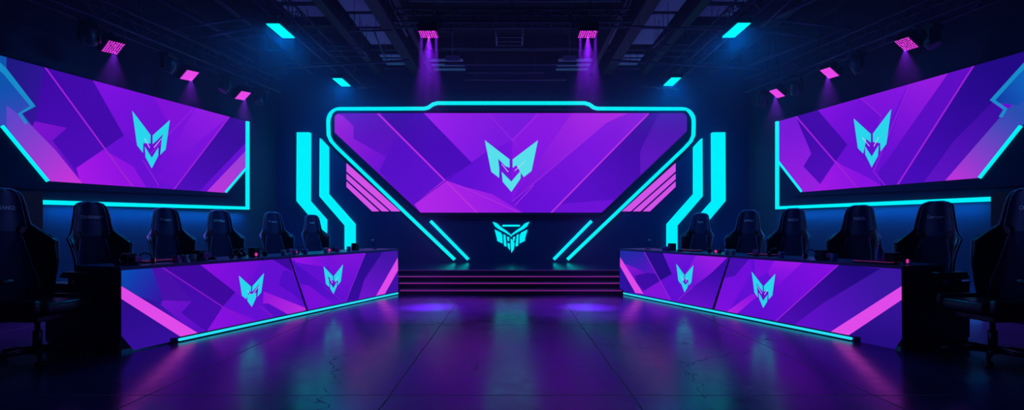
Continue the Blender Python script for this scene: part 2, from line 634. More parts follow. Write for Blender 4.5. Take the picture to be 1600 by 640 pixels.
for sgn, lab in ((0, 'left'), (1, 'right')):
    fx = (lambda x: 1597 - x) if sgn else (lambda x: x)
    p2 = [PB.hit(fx(673), 345), PB.hit(fx(732), 405)]
    o = neon('neon_tube', PB, p2, 0.066, 0.0, 0.05, M_CYAN, None)
    tag(o, 'short slanting cyan neon tube beside the wing crest, on its %s' % lab, 'neon light', 'short neon tubes')
    # pink striped panels
    pn = tag(empty('striped_light_panel'), 'pink striped light panel %s of the stage screen' % lab, 'light panel', 'pink striped panels')
    for q in ([(542, 255), (626, 330), (612, 330), (542, 268)], [(542, 271.5), (608.5, 330), (597, 330), (542, 280)], [(542, 283.5), (593, 330), (582, 330), (542, 292)]):
        bm = bmesh.new()
        px_slab(bm, PB, [(fx(x), y) for x, y in q], 0.0, 0.03)
        finish('stripe', bm, M_PINK, pn)
    bm = bmesh.new()
    px_slab(bm, PB, [(fx(467), 208), (fx(486.5), 208), (fx(486), 314), (fx(511.5), 343), (fx(511.5), 400), (fx(497), 400), (fx(497), 350), (fx(466.5), 314)], 0.0, 0.12)
    o = finish('wide_neon_bar', bm, M_CYAN)
    tag(o, 'wide bent cyan light bar, outer one on the back wall %s of the stage' % lab, 'neon light', 'bent light bars')
    bm = bmesh.new()
    px_slab(bm, PB, [(fx(502.5), 217), (fx(514.5), 230), (fx(514.5), 303), (fx(556), 350), (fx(556), 392), (fx(541), 392), (fx(541), 352), (fx(502), 307)], 0.0, 0.12)
    o = finish('narrow_neon_bar', bm, M_CYAN)
    tag(o, 'narrow bent cyan light bar with slanted top, inner one %s of the stage' % lab, 'neon light', 'bent light bars')

# wing crest under the screen
crest = tag(empty('wing_crest'), 'glowing cyan wing crest on the dark wall under the stage screen', 'emblem')
cr = lambda x, y: (750 + x / 8.0, 330 + y / 8.0)
wing = [
    ('upper_wing', [(158, 128), (215, 150), (262, 195), (335, 245), (388, 290), (392, 325), (375, 300), (310, 262), (245, 228), (190, 190), (172, 160)]),
    ('lower_wing', [(182, 225), (262, 265), (280, 300), (284, 402), (222, 372), (208, 352), (256, 352), (250, 312), (200, 290)]),
    ('feather', [(292, 282), (318, 296), (334, 440), (300, 430)]),
    ('feather', [(336, 312), (366, 322), (362, 372), (346, 372)]),
    ('feather', [(342, 392), (372, 400), (376, 485), (350, 455)]),
]
for nm, q in wing:
    for mir in (0, 1):
        bm = bmesh.new()
        px_slab(bm, PB, [cr(776 - x if mir else x, y) for x, y in q], 0.0, 0.03)
        finish(nm, bm, M_CYAN, crest)
for nm, q in (('top_bar', [(280, 167), (498, 167), (498, 190), (280, 190)]), ('central_blade', [(382, 345), (400, 345), (432, 398), (424, 468), (392, 520), (384, 440)])):
    bm = bmesh.new()
    px_slab(bm, PB, [cr(*p) for p in q], 0.0, 0.03)
    finish(nm, bm, M_CYAN, crest)
bm = bmesh.new()
px_slab(bm, PB, [(704, 337), (893, 337), (893, 342), (704, 342)], 0.0, 0.04)
tag(finish('trim_1', bm, M_FRAME), kind='structure')


# ------------------------------------------------------------------ side screens
def side_screen(plane, S, lab, outl, base, layers, logo, diag, frame_px, neon_pts, zig):
    root = tag(empty('wall_screen'), lab, 'screen', 'side wall screens')
    bm = bmesh.new()
    px_slab(bm, plane, frame_px, 0.0, 0.10)
    finish('casing', bm, M_FRAME, root)
    picture('display', plane, outl, base, layers, 0.104, root, 26)
    (ua, za), (ub, zb) = plane.hit(logo[0], logo[4]), plane.hit(logo[1], logo[4])
    uc = (ua + ub) / 2
    hw = abs(ub - ua) / 2
    ztop = plane.hit(logo[4 - 1 + 2], logo[2])[1]
    zbot = plane.hit(logo[4 - 1 + 2], logo[3])[1]
    emblem(plane, uc, (ztop + zbot) / 2, hw, (ztop - zbot) / 2, 0.105, root, M_LOGO2)
    for a, b, wd in diag:
        neon('corner_tube', plane, [plane.hit(*a), plane.hit(*b)], wd * .76, 0.104, 0.125, M_CYAN, root)
    neon('edge_tube', plane, [plane.hit(*p) for p in neon_pts[0]], neon_pts[1], 0.07, 0.15, M_CYAN, root)
    (ua, za), (ub, zb) = plane.hit(*neon_pts[0][1]), plane.hit(*neon_pts[0][2])
    if True:
        near = plane.hit(70 if S == 0 else 1545, 316)[0]
        ld = bpy.data.lights.new('neon_wash', 'AREA'); ld.shape = 'RECTANGLE'; ld.size = abs(ua - near); ld.size_y = .03
        ld.energy = WASH_W; ld.color = (0.0, .30, 1.0)
        o = bpy.data.objects.new('neon_wash', ld); COL.objects.link(o); o.parent = root
        xax = plane.d; zax = (Vector((0, 0, 1)) + plane.n * .35).normalized(); yax = zax.cross(xax)
        o.matrix_world = Matrix.Translation(plane.at((ua + near) / 2, min(za, zb) - .05, .13)) @ Matrix((xax, yax, zax)).transposed().to_4x4()
    bm = bmesh.new()
    px_slab(bm, plane, zig, 0.10, 0.135)
    finish('ledge', bm, M_FRAME, root)
    return root


h = lambda pts: [(x / 2.0, y / 2.0) for x, y in pts]
g = lambda pts: [(1200 + x / 2.0, y / 2.0) for x, y in pts]
BLUE1, BLUE2 = (10, 60, 150), (20, 130, 205)
side_screen(
    PL, 0, 'angled purple screen with cyan emblem and neon edge on the left wall',
    [(-130, 56), (379, 190), (379, 262), (345, 301), (66, 283), (-130, 60)],
    (104, 14, 214),
    [
        (h([(-300, 60), (120, 205), (395, 600), (200, 600), (-300, 300)]), ((30, 24, 130), (80, 12, 190), (0, 120), (140, 170))),
        (h([(120, 205), (265, 240), (370, 424), (305, 468)]), (66, 8, 172)),
        (h([(120, 205), (305, 468), (220, 525), (145, 440), (190, 400), (90, 380), (100, 330)]), ((60, 8, 165), (76, 10, 185), (60, 105), (120, 230))),
        (h([(90, 380), (190, 400), (145, 440), (250, 575), (180, 570), (60, 430)]), ((122, 18, 208), (98, 14, 200), (60, 200), (110, 260))),
        (h([(220, 525), (305, 468), (400, 520), (440, 585), (235, 580)]), ((168, 24, 232), (140, 18, 228), (120, 290), (190, 260))),
        (h([(265, 240), (460, 300), (520, 340), (440, 470), (370, 424)]), ((126, 16, 226), (108, 14, 214), (150, 130), (230, 210))),
        (h([(460, 300), (590, 335), (540, 400), (515, 395)]), (128, 16, 220)),
        (h([(515, 395), (600, 335), (705, 370), (530, 590), (470, 560)]), ((128, 18, 226), (112, 14, 216), (320, 180), (250, 280))),
        (h([(600, 335), (705, 362), (560, 480), (520, 500), (470, 560), (465, 550)]), ((146, 26, 230), (108, 14, 214), (330, 178), (250, 270))),
        (h([(705, 362), (770, 378), (770, 430), (600, 605), (525, 595)]), ((50, 10, 150), (78, 12, 190), (370, 190), (280, 290))),
        (h([(770, 455), (770, 520), (690, 620), (625, 605)]), ((150, 66, 214), (190, 52, 224), (378, 240), (325, 300))),
        (h([(-300, 60), (0, 150), (0, 215), (92, 333), (50, 355), (140, 470), (140, 560), (-300, 300)]), ((14, 84, 176), (92, 60, 200), (5, 130), (45, 230))),
        (h([(0, 395), (0, 330), (60, 375), (155, 470), (245, 580), (120, 570)]), ((96, 70, 205), (196, 52, 222), (10, 180), (95, 285))),
        (h([(-300, -60), (0, 215), (92, 333), (48, 356), (66, 382), (60, 390), (36, 356), (74, 332), (-10, 232), (-300, 0)]), (24, 140, 206)),
        (h(line_poly((118, 206), (398, 584), 5)), (158, 34, 214)),
        (h(line_poly((705, 362), (526, 594), 4)), (160, 34, 220)),
        (h(line_poly((590, 338), (455, 480), 3)), (150, 30, 222)),
        (h(line_poly((430, 500), (480, 580), 3)), (150, 30, 222)),
    ],
    (198, 257, 181, 263, 222, 228),
    [((-8, 197), (64, 283), 0.05), ((378, 262), (345, 300), 0.05)],
    [(-130, 52), (380, 188), (380, 324), (-130, 318)],
    ([(378.5, 190), (378.5, 325), (40, 315.5)], 0.058),
    [(-130, 284.5), (352, 303.5), (352, 306.5), (-130, 288)],
)
side_screen(
    PR, 1, 'angled purple screen with cyan emblem and neon edge on the right wall',
    [(1222, 190), (1730, 48), (1730, 50), (1540, 278), (1260, 300), (1222, 252)],
    (104, 14, 214),
    [
        (g([(40, 380), (100, 362), (300, 590), (120, 605), (40, 510)]), ((120, 24, 220), (150, 30, 226), (1225, 200), (1250, 290))),
        (g([(100, 362), (168, 342), (264, 452), (228, 502)]), (66, 8, 172)),
        (g([(100, 362), (228, 502), (178, 575), (125, 520), (150, 480)]), ((60, 8, 165), (80, 10, 190), (1250, 190), (1290, 280))),
        (g([(228, 502), (245, 515), (330, 555), (370, 580), (160, 600), (178, 575)]), ((162, 24, 232), (136, 18, 228), (1290, 295), (1350, 280))),
        (g([(168, 342), (300, 303), (365, 360), (350, 530), (264, 452)]), ((130, 16, 226), (100, 12, 212), (1290, 165), (1360, 230))),
        (g([(300, 303), (460, 258), (350, 470), (365, 360)]), ((132, 20, 226), (108, 14, 216), (1370, 140), (1370, 230))),
        (g([(460, 258), (590, 218), (540, 300), (380, 520), (360, 540)]), ((152, 28, 226), (100, 12, 212), (1470, 115), (1390, 260))),
        (g([(590, 218), (665, 196), (420, 580), (370, 580), (360, 540)]), ((96, 12, 200), (84, 12, 196), (1510, 110), (1400, 285))),
        (g([(665, 196), (1060, 90), (1060, 280), (720, 320), (600, 500), (540, 575), (420, 580)]), ((34, 8, 134), (74, 10, 190), (1560, 110), (1440, 290))),
        (g([(720, 320), (760, 350), (600, 545), (570, 566), (500, 575), (600, 440)]), ((60, 12, 165), (96, 18, 200), (1560, 170), (1470, 285))),
        (g([(760, 350), (1060, 80), (1060, 110), (690, 556), (568, 568)]), ((40, 80, 180), (186, 52, 222), (1590, 170), (1510, 285))),
        (g([(1060, 60), (1060, 140), (800, 330), (720, 320), (755, 270), (800, 225)]), ((20, 60, 168), (16, 96, 190), (1560, 150), (1600, 120))),
        (g([(1060, -60), (800, 218), (712, 314), (755, 343), (740, 366), (752, 368), (768, 340), (730, 314), (800, 238), (1060, -20)]), (24, 140, 206)),
        (g(line_poly((668, 196), (420, 580), 5)), (160, 34, 220)),
        (g(line_poly((100, 362), (300, 592), 5)), (156, 30, 220)),
        (g(line_poly((462, 256), (345, 540), 3)), (150, 30, 222)),
        (g(line_poly((300, 303), (372, 364), 3)), (150, 30, 222)),
        (g(line_poly((350, 540), (385, 582), 3)), (150, 30, 222)),
    ],
    (1342, 1401, 178, 261, 222, 1373),
    [((1606, 197), (1541, 278), 0.05), ((1223, 252), (1260, 299), 0.05)],
    [(1221, 188), (1730, 44), (1730, 306), (1221, 324)],
    ([(1222.5, 190), (1222.5, 324.5), (1570, 310.5)], 0.058),
    [(1250, 303), (1730, 280), (1730, 284), (1250, 306.5)],
)


# added low light bars, unseen behind the chairs, to brighten the lower side walls
for plane, a, b, lab in ((PL, 70, 379, 'left'), (PR, 1545, 1223, 'right')):
    ua, ub = plane.hit(a, 340)[0], plane.hit(b, 340)[0]
    r = tag(empty('added_light_bar'), 'added blue light bar on the floor along the foot of the %s wall' % lab, 'light bar', 'added floor light bars')
    bm = bmesh.new()
    slab(bm, plane, [(ua, .0), (ub, .0), (ub, .05), (ua, .05)], .10, .22)
    finish('tray', bm, M_BLACK, r)
    bm = bmesh.new()
    slab(bm, plane, [(ua, .05), (ub, .05), (ub, .07), (ua, .07)], .12, .18)
    finish('tube', bm, glow('added_blue_tube', (0, 120, 235), 11.0), r)

# tall cabinets under the side screens' near ends
def tall_cabinet(plane, ua, ub, lab):
    o = tag(empty('equipment_cabinet'), lab, 'cabinet', 'tall cabinets under the side screens')
    H = 1.55
    bm = bmesh.new()
    slab(bm, plane, [(ua, 0.0), (ub, 0.0), (ub, H), (ua, H)], 0.16, 0.5)
    finish('body', bm, M_BLACK, o)
    mid = (ua + ub) / 2
    for a, b in ((ua + .02, mid - .006), (mid + .006, ub - .02)):
        bm = bmesh.new()
        slab(bm, plane, [(a, 0.08), (b, 0.08), (b, H - 0.02), (a, H - 0.02)], 0.5, 0.518)
        d = finish('door', bm, M_BLACK, o)
        hx = b - .05 if a < mid - .1 else a + .05
        bm = bmesh.new()
        slab(bm, plane, [(hx - .008, .75), (hx + .008, .75), (hx + .008, .95), (hx - .008, .95)], 0.518, 0.54)
        finish('handle', bm, M_CHROME, d)


PLo = Plane(PL.at(0, 0, 0.5).to_2d(), (SL, 1), (1, -SL))
PRo = Plane(PR.at(0, 0, 0.5).to_2d(), (-SR, 1), (-1, -SR))
uL = PLo.hit(67, 357)[0]
uR = PRo.hit(1548, 357)[0]
tall_cabinet(PL, uL - 0.95, uL, 'tall black cabinet on the left wall behind the end chair')
tall_cabinet(PR, uR - 0.95, uR, 'tall black cabinet on the right wall behind the end chair')


# ------------------------------------------------------------------ competition desks
DH = 0.764


def mk_desk(A, B, side, lab, splits, arts, logos, strip_px, cut):
    A = Vector(A); B = Vector(B)
    d = (B - A).normalized(); L = (B - A).length
    nn = Vector((-d.y, d.x)) if side > 0 else Vector((d.y, -d.x))  # away from the aisle
    if side > 0: nn = Vector((-d.y, d.x))
    pl = Plane(A, d, -nn)          # n points to the aisle
    W = 0.62
    root = tag(empty('competition_desk'), lab, 'desk', 'competition desks')
    bm = bmesh.new()
    slab(bm, pl, [(0.0, 0.035), (L, 0.035), (L, DH - 0.03), (0.0, DH - 0.03)], -0.03, 0.0)
    finish('front_panel', bm, M_BLACK, root)
    for a, b in ((0, 0.03), (L - 0.03, L)):
        bm = bmesh.new()
        slab(bm, pl, [(a, 0.0), (b, 0.0), (b, DH - 0.03), (a, DH - 0.03)], -W, -0.03)
        finish('end_panel', bm, M_BLACK, root)
    bm = bmesh.new()
    slab(bm, pl, [(-0.004, DH - 0.03), (L + 0.004, DH - 0.03), (L + 0.004, DH), (-0.004, DH)], -W, 0.012)
    finish('desk_top', bm, M_TOP, root)
    for a in (L * 0.33, L * 0.66):
        bm = bmesh.new()
        slab(bm, pl, [(a, 0.0), (a + 0.03, 0.0), (a + 0.03, DH - 0.03), (a, DH - 0.03)], -W + 0.06, -0.03)
        finish('leg', bm, M_BLACK, root)
    for outl, base, layers in arts:
        picture('display', pl, outl, base, layers, 0.006, root, 24)
    for (x0, x1, yt, yb, xc) in logos:
        ym = (yt + yb) / 2
        ua, ub = pl.hit(x0, ym)[0], pl.hit(x1, ym)[0]
        zt, zb = pl.hit(xc, yt)[1], pl.hit(xc, yb)[1]
        emblem(pl, (ua + ub) / 2, (zt + zb) / 2, abs(ub - ua) / 2, (zt - zb) / 2, 0.007, root, M_LOGO2)
    ua = Plane(pl.at(0, 0, .03).to_2d(), d, -nn).hit(*strip_px)[0]
    bm = bmesh.new()
    slab(bm, pl, [(ua, 0.012), (L, 0.012), (L, 0.034), (ua, 0.034)], 0.02, 0.042)
    finish('floor_light', bm, M_STRIP, root)
    bm = bmesh.new()
    slab(bm, pl, [(ua, 0.0), (L, 0.0), (L, 0.046), (ua, 0.046)], -0.02, 0.02)
    slab(bm, pl, [(ua, 0.0), (L, 0.0), (L, 0.008), (ua, 0.008)], 0.02, 0.05)
    finish('light_channel', bm, M_BLACK, root)
    bm = bmesh.new()
    slab(bm, pl, [(ua - 0.07, 0.0), (ua - 0.03, 0.0), (ua - 0.03, 0.05), (ua - 0.07, 0.05)], -0.02, 0.045)
    finish('foot', bm, M_PLAST, root)
    return pl, L, root


def sh(pts, k=3.554, ox=180, oy=380):
    return [(ox + x / k, oy + y / k) for x, y in pts]


s1 = lambda pts: sh(pts)
s2 = lambda pts: sh(pts, 5.333, 400, 380)
s3 = lambda pts: sh(pts, 5.333, 950, 380)
s4 = lambda pts: sh(pts, 3.554, 1180, 380)
PK = (226, 74, 236)
deskL = mk_desk(
    (-3.43, 4.38), (-1.90, 8.41), 1, 'long black desk with emblem display front on the left of the aisle', None,
    [
        ([(189, 422), (451, 403.5), (478, 484.5), (208, 546.5), (189, 524)], (100, 14, 212), [
            (s1([(25, 140), (265, 130), (740, 445), (480, 515), (25, 240)]), ((20, 22, 130), (96, 14, 205), (200, 470), (300, 500))),
            (s1([(25, 140), (200, 130), (250, 250), (260, 330), (140, 300), (25, 230)]), ((8, 74, 180), (52, 20, 165), (195, 425), (250, 470))),
            (s1([(262, 315), (420, 322), (365, 385), (480, 470), (500, 500), (470, 515), (250, 340)]), ((112, 17, 206), (90, 13, 198), (250, 470), (310, 520))),
            (s1([(265, 130), (470, 118), (665, 270), (595, 350)]), (62, 8, 160)),
            (s1([(265, 130), (595, 350), (505, 490), (365, 385), (425, 320), (200, 130)]), ((66, 10, 170), (72, 10, 178), (260, 420), (320, 510))),
            (s1([(200, 130), (265, 130), (425, 320), (262, 315)]), (72, 14, 172)),
            (s1([(470, 118), (820, 80), (700, 300), (665, 270)]), ((134, 14, 226), (110, 14, 214), (330, 420), (400, 440))),
            (s1([(595, 350), (870, 460), (480, 520), (505, 490)]), ((140, 16, 226), (118, 14, 220), (330, 510), (400, 490))),
            (s2([(130, 130), (270, 110), (300, 235)]), (60, 8, 158)),
            (s2([(225, 225), (300, 235), (430, 540), (330, 440), (185, 340)]), (82, 12, 200)),
            (s2([(60, 400), (90, 410), (330, 505), (430, 545), (290, 610), (100, 500), (55, 500)]), ((150, 22, 224), (186, 44, 228), (415, 460), (475, 485))),
            (s2([(55, 505), (100, 500), (290, 605), (150, 630)]), (84, 12, 200)),
            (s1([(20, 300), (25, 232), (485, 514), (390, 536)]), PK),
            (s1([(20, 300), (390, 536), (100, 600), (20, 560)]), ((44, 12, 140), (52, 14, 155), (200, 480), (220, 540))),
            (s1(line_poly((262, 135), (740, 445), 7)), (132, 22, 205)),
            (s1(line_poly((800, 350), (870, 400), 5)), (130, 22, 205)),
        ]),
        ([(453.5, 403), (621, 391.5), (622, 456.5), (481, 485)], (98, 14, 212), [
            (s2([(275, 110), (645, 90), (600, 200), (340, 160)]), ((146, 20, 230), (110, 16, 218), (470, 400), (520, 410))),
            (s2([(300, 150), (720, 460), (720, 480), (560, 440), (370, 340)]), ((76, 12, 196), (90, 14, 205), (470, 420), (530, 460))),
            (s2([(370, 340), (440, 350), (640, 505), (440, 560)]), (118, 14, 218)),
            (s2([(645, 90), (915, 65), (745, 485), (720, 465), (600, 200)]), ((126, 18, 222), (96, 14, 210), (540, 395), (530, 470))),
            (s2([(915, 65), (1060, 60), (900, 300), (850, 465), (745, 485)]), ((40, 12, 142), (56, 10, 160), (575, 400), (545, 465))),
            (s2([(1060, 60), (1180, 55), (1190, 110), (1000, 435), (850, 465), (900, 300)]), ((66, 20, 170), (112, 18, 210), (600, 395), (565, 465))),
            (s2([(1180, 115), (1200, 120), (1200, 190), (1072, 418), (998, 435)]), PK),
            (s2([(1200, 190), (1200, 420), (1072, 420)]), (64, 16, 168)),
            (s2(line_poly((915, 68), (745, 485), 4)), (132, 40, 215)),
            (s2(line_poly((560, 360), (720, 478), 4)), (132, 30, 215)),
            (s2(line_poly((270, 112), (430, 560), 0.5)), (20, 6, 60)),
        ]),
    ],
    [(372.5, 411.5, 428.5, 479, 392), (505, 535, 414.5, 458.5, 521)],
    (279.5, 541), None)
deskR = mk_desk(
    (3.54, 4.51), (1.85, 8.50), -1, 'long black desk with emblem display front on the right of the aisle', None,
    [
        ([(969.5, 391), (1139.5, 402), (1112.5, 484), (968.5, 456)], (96, 14, 212), [
            (s3([(100, 40), (300, 60), (420, 270), (440, 310), (250, 420), (100, 200)]), ((34, 40, 168), (104, 14, 205), (985, 395), (1010, 440))),
            (s3([(150, 170), (320, 245), (230, 270), (240, 330), (300, 390), (250, 420), (150, 290)]), ((130, 20, 215), (72, 12, 180), (985, 420), (1000, 450))),
            (s3([(300, 60), (455, 72), (535, 255), (435, 310)]), (38, 10, 138)),
            (s3([(230, 270), (320, 245), (400, 250), (435, 312), (310, 390), (240, 330)]), (62, 10, 168)),
            (s3([(455, 72), (740, 92), (640, 260), (535, 255)]), ((110, 20, 222), (96, 14, 212), (1050, 400), (1060, 430))),
            (s3([(740, 92), (1000, 115), (860, 250), (700, 370), (590, 465), (640, 260)]), ((152, 28, 230), (96, 14, 212), (1110, 400), (1070, 460))),
            (s3([(300, 395), (435, 312), (520, 470), (420, 450), (300, 425)]), (130, 18, 220)),
            (s3([(590, 465), (700, 370), (860, 250), (1000, 115), (1020, 120), (870, 560), (700, 520)]), ((60, 10, 170), (104, 16, 208), (1100, 420), (1085, 480))),
            (s3([(100, 110), (300, 420), (230, 412), (98, 180)]), PK),
            (s3([(98, 180), (230, 412), (95, 400)]), (44, 16, 160)),
            (s3(line_poly((300, 62), (525, 470), 6)), (150, 40, 215)),
            (s3(line_poly((585, 468), (710, 365), 4)), (150, 40, 220)),
        ]),
        ([(1142, 402), (1409, 418.5), (1410, 528), (1398, 546), (1116, 486)], (98, 14, 214), [
            (s3([(1020, 115), (1180, 130), (1060, 270), (960, 290)]), (70, 12, 180)),
            (s3([(960, 290), (1060, 270), (1180, 130), (1200, 240), (1000, 580), (880, 560)]), ((112, 14, 222), (126, 16, 224), (1140, 430), (1120, 485))),
            (s3([(960, 590), (1200, 420), (1270, 420), (1060, 600)]), ((176, 34, 232), (136, 18, 226), (1140, 485), (1185, 460))),
            (s4([(0, 80), (110, 92), (70, 160), (0, 200)]), (120, 14, 224)),
            (s4([(110, 92), (265, 105), (120, 240), (70, 160)]), ((152, 24, 234), (120, 14, 222), (1220, 408), (1215, 440))),
            (s4([(265, 105), (465, 118), (100, 445), (0, 425), (0, 400), (120, 240)]), ((130, 14, 226), (96, 12, 210), (1290, 415), (1200, 500))),
            (s4([(465, 118), (700, 138), (380, 330), (200, 465), (100, 445)]), ((34, 8, 128), (76, 12, 180), (1340, 425), (1230, 505))),
            (s4([(700, 138), (820, 145), (820, 235), (390, 515), (200, 465), (380, 330)]), ((54, 22, 158), (98, 14, 205), (1380, 430), (1260, 515))),
            (s4([(822, 232), (822, 308), (482, 537), (385, 513)]), PK),
            (s4([(822, 308), (822, 560), (760, 610), (480, 537)]), ((52, 18, 150), (36, 12, 130), (1390, 480), (1380, 540))),
            (s4(line_poly((465, 118), (98, 447), 5)), (160, 34, 220)),
        ]),
    ],
    [(1057.5, 1084, 413, 456, 1069), (1175.5, 1212, 426, 480.5, 1193)],
    (1331, 546), None)


# low black cabinets behind the desks' near ends
def low_cabinet(pl, lab):
    o = tag(empty('low_cabinet'), lab, 'cabinet', 'low cabinets at the desk ends')
    bm = bmesh.new()
    slab(bm, pl, [(0.0, 0.03), (0.14, 0.03), (0.14, 0.57), (0.0, 0.57)], -1.08, -0.625)
    finish('body', bm, M_BLACK, o)
    bm = bmesh.new()
    slab(bm, pl, [(-0.005, 0.57), (0.145, 0.57), (0.145, 0.585), (-0.005, 0.585)], -1.10, -0.625)
    finish('cabinet_top', bm, M_TOP, o)
    bm = bmesh.new()
    slab(bm, pl, [(0.0, 0.0), (0.14, 0.0), (0.14, 0.03), (0.0, 0.03)], -1.05, -0.65)
    finish('plinth', bm, M_PLAST, o)


low_cabinet(deskL[0], 'low narrow black cabinet behind the near end of the left desk')
low_cabinet(deskR[0], 'low narrow black cabinet behind the near end of the right desk')


# ------------------------------------------------------------------ gaming chairs
def interp(tab, z):
    if z <= tab[0][0]: return tab[0][1]
    for (a, va), (b, vb) in zip(tab, tab[1:]):
        if z <= b:
            t = (z - a) / (b - a)
            t = t * t * (3 - 2 * t) * 0.5 + t * 0.5
            return va + (vb - va) * t
    return tab[-1][1]


WT = [(.42, .215), (.55, .225), (.72, .245), (.86, .258), (.95, .275), (.99, .268), (1.05, .205), (1.09, .178), (1.14, .168), (1.24, .152), (1.31, .138), (1.345, .12), (1.362, .095), (1.37, .06)]
GT = [(.42, .06), (.6, .13), (.8, .18), (.95, .17), (1.02, .09), (1.09, .035), (1.25, .03), (1.37, .01)]
BY = lambda z: 0.20 + (z - .45) * 0.13 + 0.03 * math.sin((z - .45) * 3.2)


TC = [(.42, .78), (.6, .72), (.8, .60), (.94, .46), (1.0, .42), (1.06, .74), (1.1, .82), (1.37, .82)]


def col_t(c, z):
    """Column c of -10..10: columns -6..6 span the middle panel, the rest the wings."""
    tc = interp(TC, z)
    a = abs(c)
    v = tc * a / 6.0 if a <= 6 else tc + (1 - tc) * (a - 6) / 4.0
    return math.copysign(v, c)


def back_pt(t, z, outer=0.0):
    wz, gz = interp(WT, z), interp(GT, z)
    a = abs(t)
    s0 = min(.5, interp(TC, z) - .12)
    s = max(0.0, (a - s0) / (1 - s0))
    s = s * s * (3 - 2 * s)
    pad = 0.015 * math.cos(t * PI / 2 * 1.9) if a < .5 else 0
    return Vector((wz * t, BY(z) - gz * s - pad + outer * (0.075 * (1 - 0.45 * a)), z))


def make_chair():
    r = empty('gaming_chair')
    # backrest shell
    bm = bmesh.new()
    NZ, NT = 34, 20
    zs = [.42 + (1.37 - .42) * (1 - (1 - i / NZ) ** 1.15) for i in range(NZ + 1)]
    F = [[bm.verts.new(back_pt(col_t(c, z), z)) for c in range(-10, 11)] for z in zs]
    B = [[bm.verts.new(back_pt(col_t(c, z), z, 1.0)) for c in range(-10, 11)] for z in zs]
    for i in range(NZ):
        z = (zs[i] + zs[i + 1]) / 2
        for k in range(NT):
            c = abs(k - 9.5)
            f = bm.faces.new((F[i][k], F[i][k + 1], F[i + 1][k + 1], F[i + 1][k]))
            f.smooth = True
            if c < 6: f.material_index = 1 if z > 1.02 else 2
            f = bm.faces.new((B[i][k], B[i + 1][k], B[i + 1][k + 1], B[i][k + 1]))
            f.smooth = True
    for i in range(NZ):
        for k in (0, NT):
            f = bm.faces.new((F[i][k], F[i + 1][k], B[i + 1][k], B[i][k])); f.smooth = True
    for k in range(NT):
        for i in (0, NZ):
            bm.faces.new((F[i][k], F[i][k + 1], B[i][k + 1], B[i][k]))
    back = finish('backrest', bm, [M_LEATH, M_HEADR, M_FAB], r)
    # piping on the outer edge and the inner seams
    bm = bmesh.new()
    pts = [back_pt(-1, z, .12) + Vector((-.002, 0, 0)) for z in zs] + [back_pt(1, z, .12) + Vector((.002, 0, 0)) for z in reversed(zs)]
    tube(bm, pts, 0.006, 6)
    for s in (-1, 1):
        tube(bm, [back_pt(s * interp(TC, z), z) for z in zs], 0.0042, 5)
    finish('piping', bm, M_PIPING, back)
    for s in (-1, 1):                       # belt slots beside the neck
        bm = bmesh.new()
        c = back_pt(s * .62, 1.04)
        ring = []
        for k in range(14):
            a = 2 * PI * k / 14
            ring.append(c + Vector((math.cos(a) * .034 + s * math.sin(a) * .012, -.010 - math.cos(a) * s * .004, math.sin(a) * .036)))
        tube(bm, ring, .006, 6, closed=True)
        vs = [bm.verts.new(p) for p in ring]
        bm.faces.new(vs)
        finish('belt_slot', bm, M_PLAST, back)
    # lettering on the headrest
    # seat
    bm = bmesh.new()
    box(bm, 0, -.03, .435, .36, .50, .10, .035)
    for s in (-1, 1):
        box(bm, 0, 0, 0, .10, .48, .12, .04, Matrix.Translation((s * .215, -.02, .45)) @ Matrix.Rotation(s * .25, 4, 'Y'))
    for f in bm.faces: f.smooth = True
    finish('seat', bm, M_LEATH, r)
    bm = bmesh.new()
    box(bm, 0, 0, .355, .30, .34, .05, .01)
    tube(bm, [(.12, -.05, .35), (.30, -.05, .34)], .006, 6)
    for s in (-1, 1):
        tube(bm, [(s * .19, .08, .40), (s * .235, .20, .40), (s * .235, .235, .52)], .014, 6)
    finish('seat_mechanism', bm, M_PLAST, r)
    # armrests
    for s in (-1, 1):
        bm = bmesh.new()
        tube(bm, [(s * .14, .02, .37), (s * .31, .02, .37), (s * .335, .02, .42), (s * .335, .02, .64)], [.018, .018, .02, .022], 8)
        a = finish('armrest', bm, M_PLAST, r)
        bm = bmesh.new()
        box(bm, s * .33, -.02, .66, .09, .27, .035, .014)
        for f in bm.faces: f.smooth = True
        finish('arm_pad', bm, M_LEATH, a)
    bm = bmesh.new()
    lathe(bm, [(.03, .10), (.03, .24), (.018, .245), (.018, .34)], 14)
    finish('gas_column', bm, M_CHROME, r)
    bm = bmesh.new()
    lathe(bm, [(.045, .06), (.05, .075), (.04, .12), (.03, .12)], 14)
    base = finish('wheel_base', bm, M_PLAST, r)
    for k in range(5):
        a = 2 * PI * k / 5 + .3
        e = Vector((math.cos(a), math.sin(a), 0))
        bm = bmesh.new()
        tube(bm, [e * .03 + Vector((0, 0, .09)), e * .18 + Vector((0, 0, .085)), e * .31 + Vector((0, 0, .068))], [.026, .02, .014], 8)
        finish('spoke', bm, M_CHROME if k == 9 else M_PLAST, base)
        bm = bmesh.new()
        for q in (-1, 1):
            Mx = Matrix.Translation(e * .31 + Vector((0, 0, .029))) @ Matrix.Rotation(a + .7, 4, 'Z') @ Matrix.Translation((0, q * .014, 0)) @ Matrix.Rotation(PI / 2, 4, 'X')
            lathe(bm, [(.022, -.009), (.029, -.006), (.029, .006), (.022, .009)], 14, Mx)
        tube(bm, [e * .31 + Vector((0, 0, .03)), e * .31 + Vector((0, 0, .075))], .007, 6)
        finish('caster', bm, M_PLAST, base)
    return r


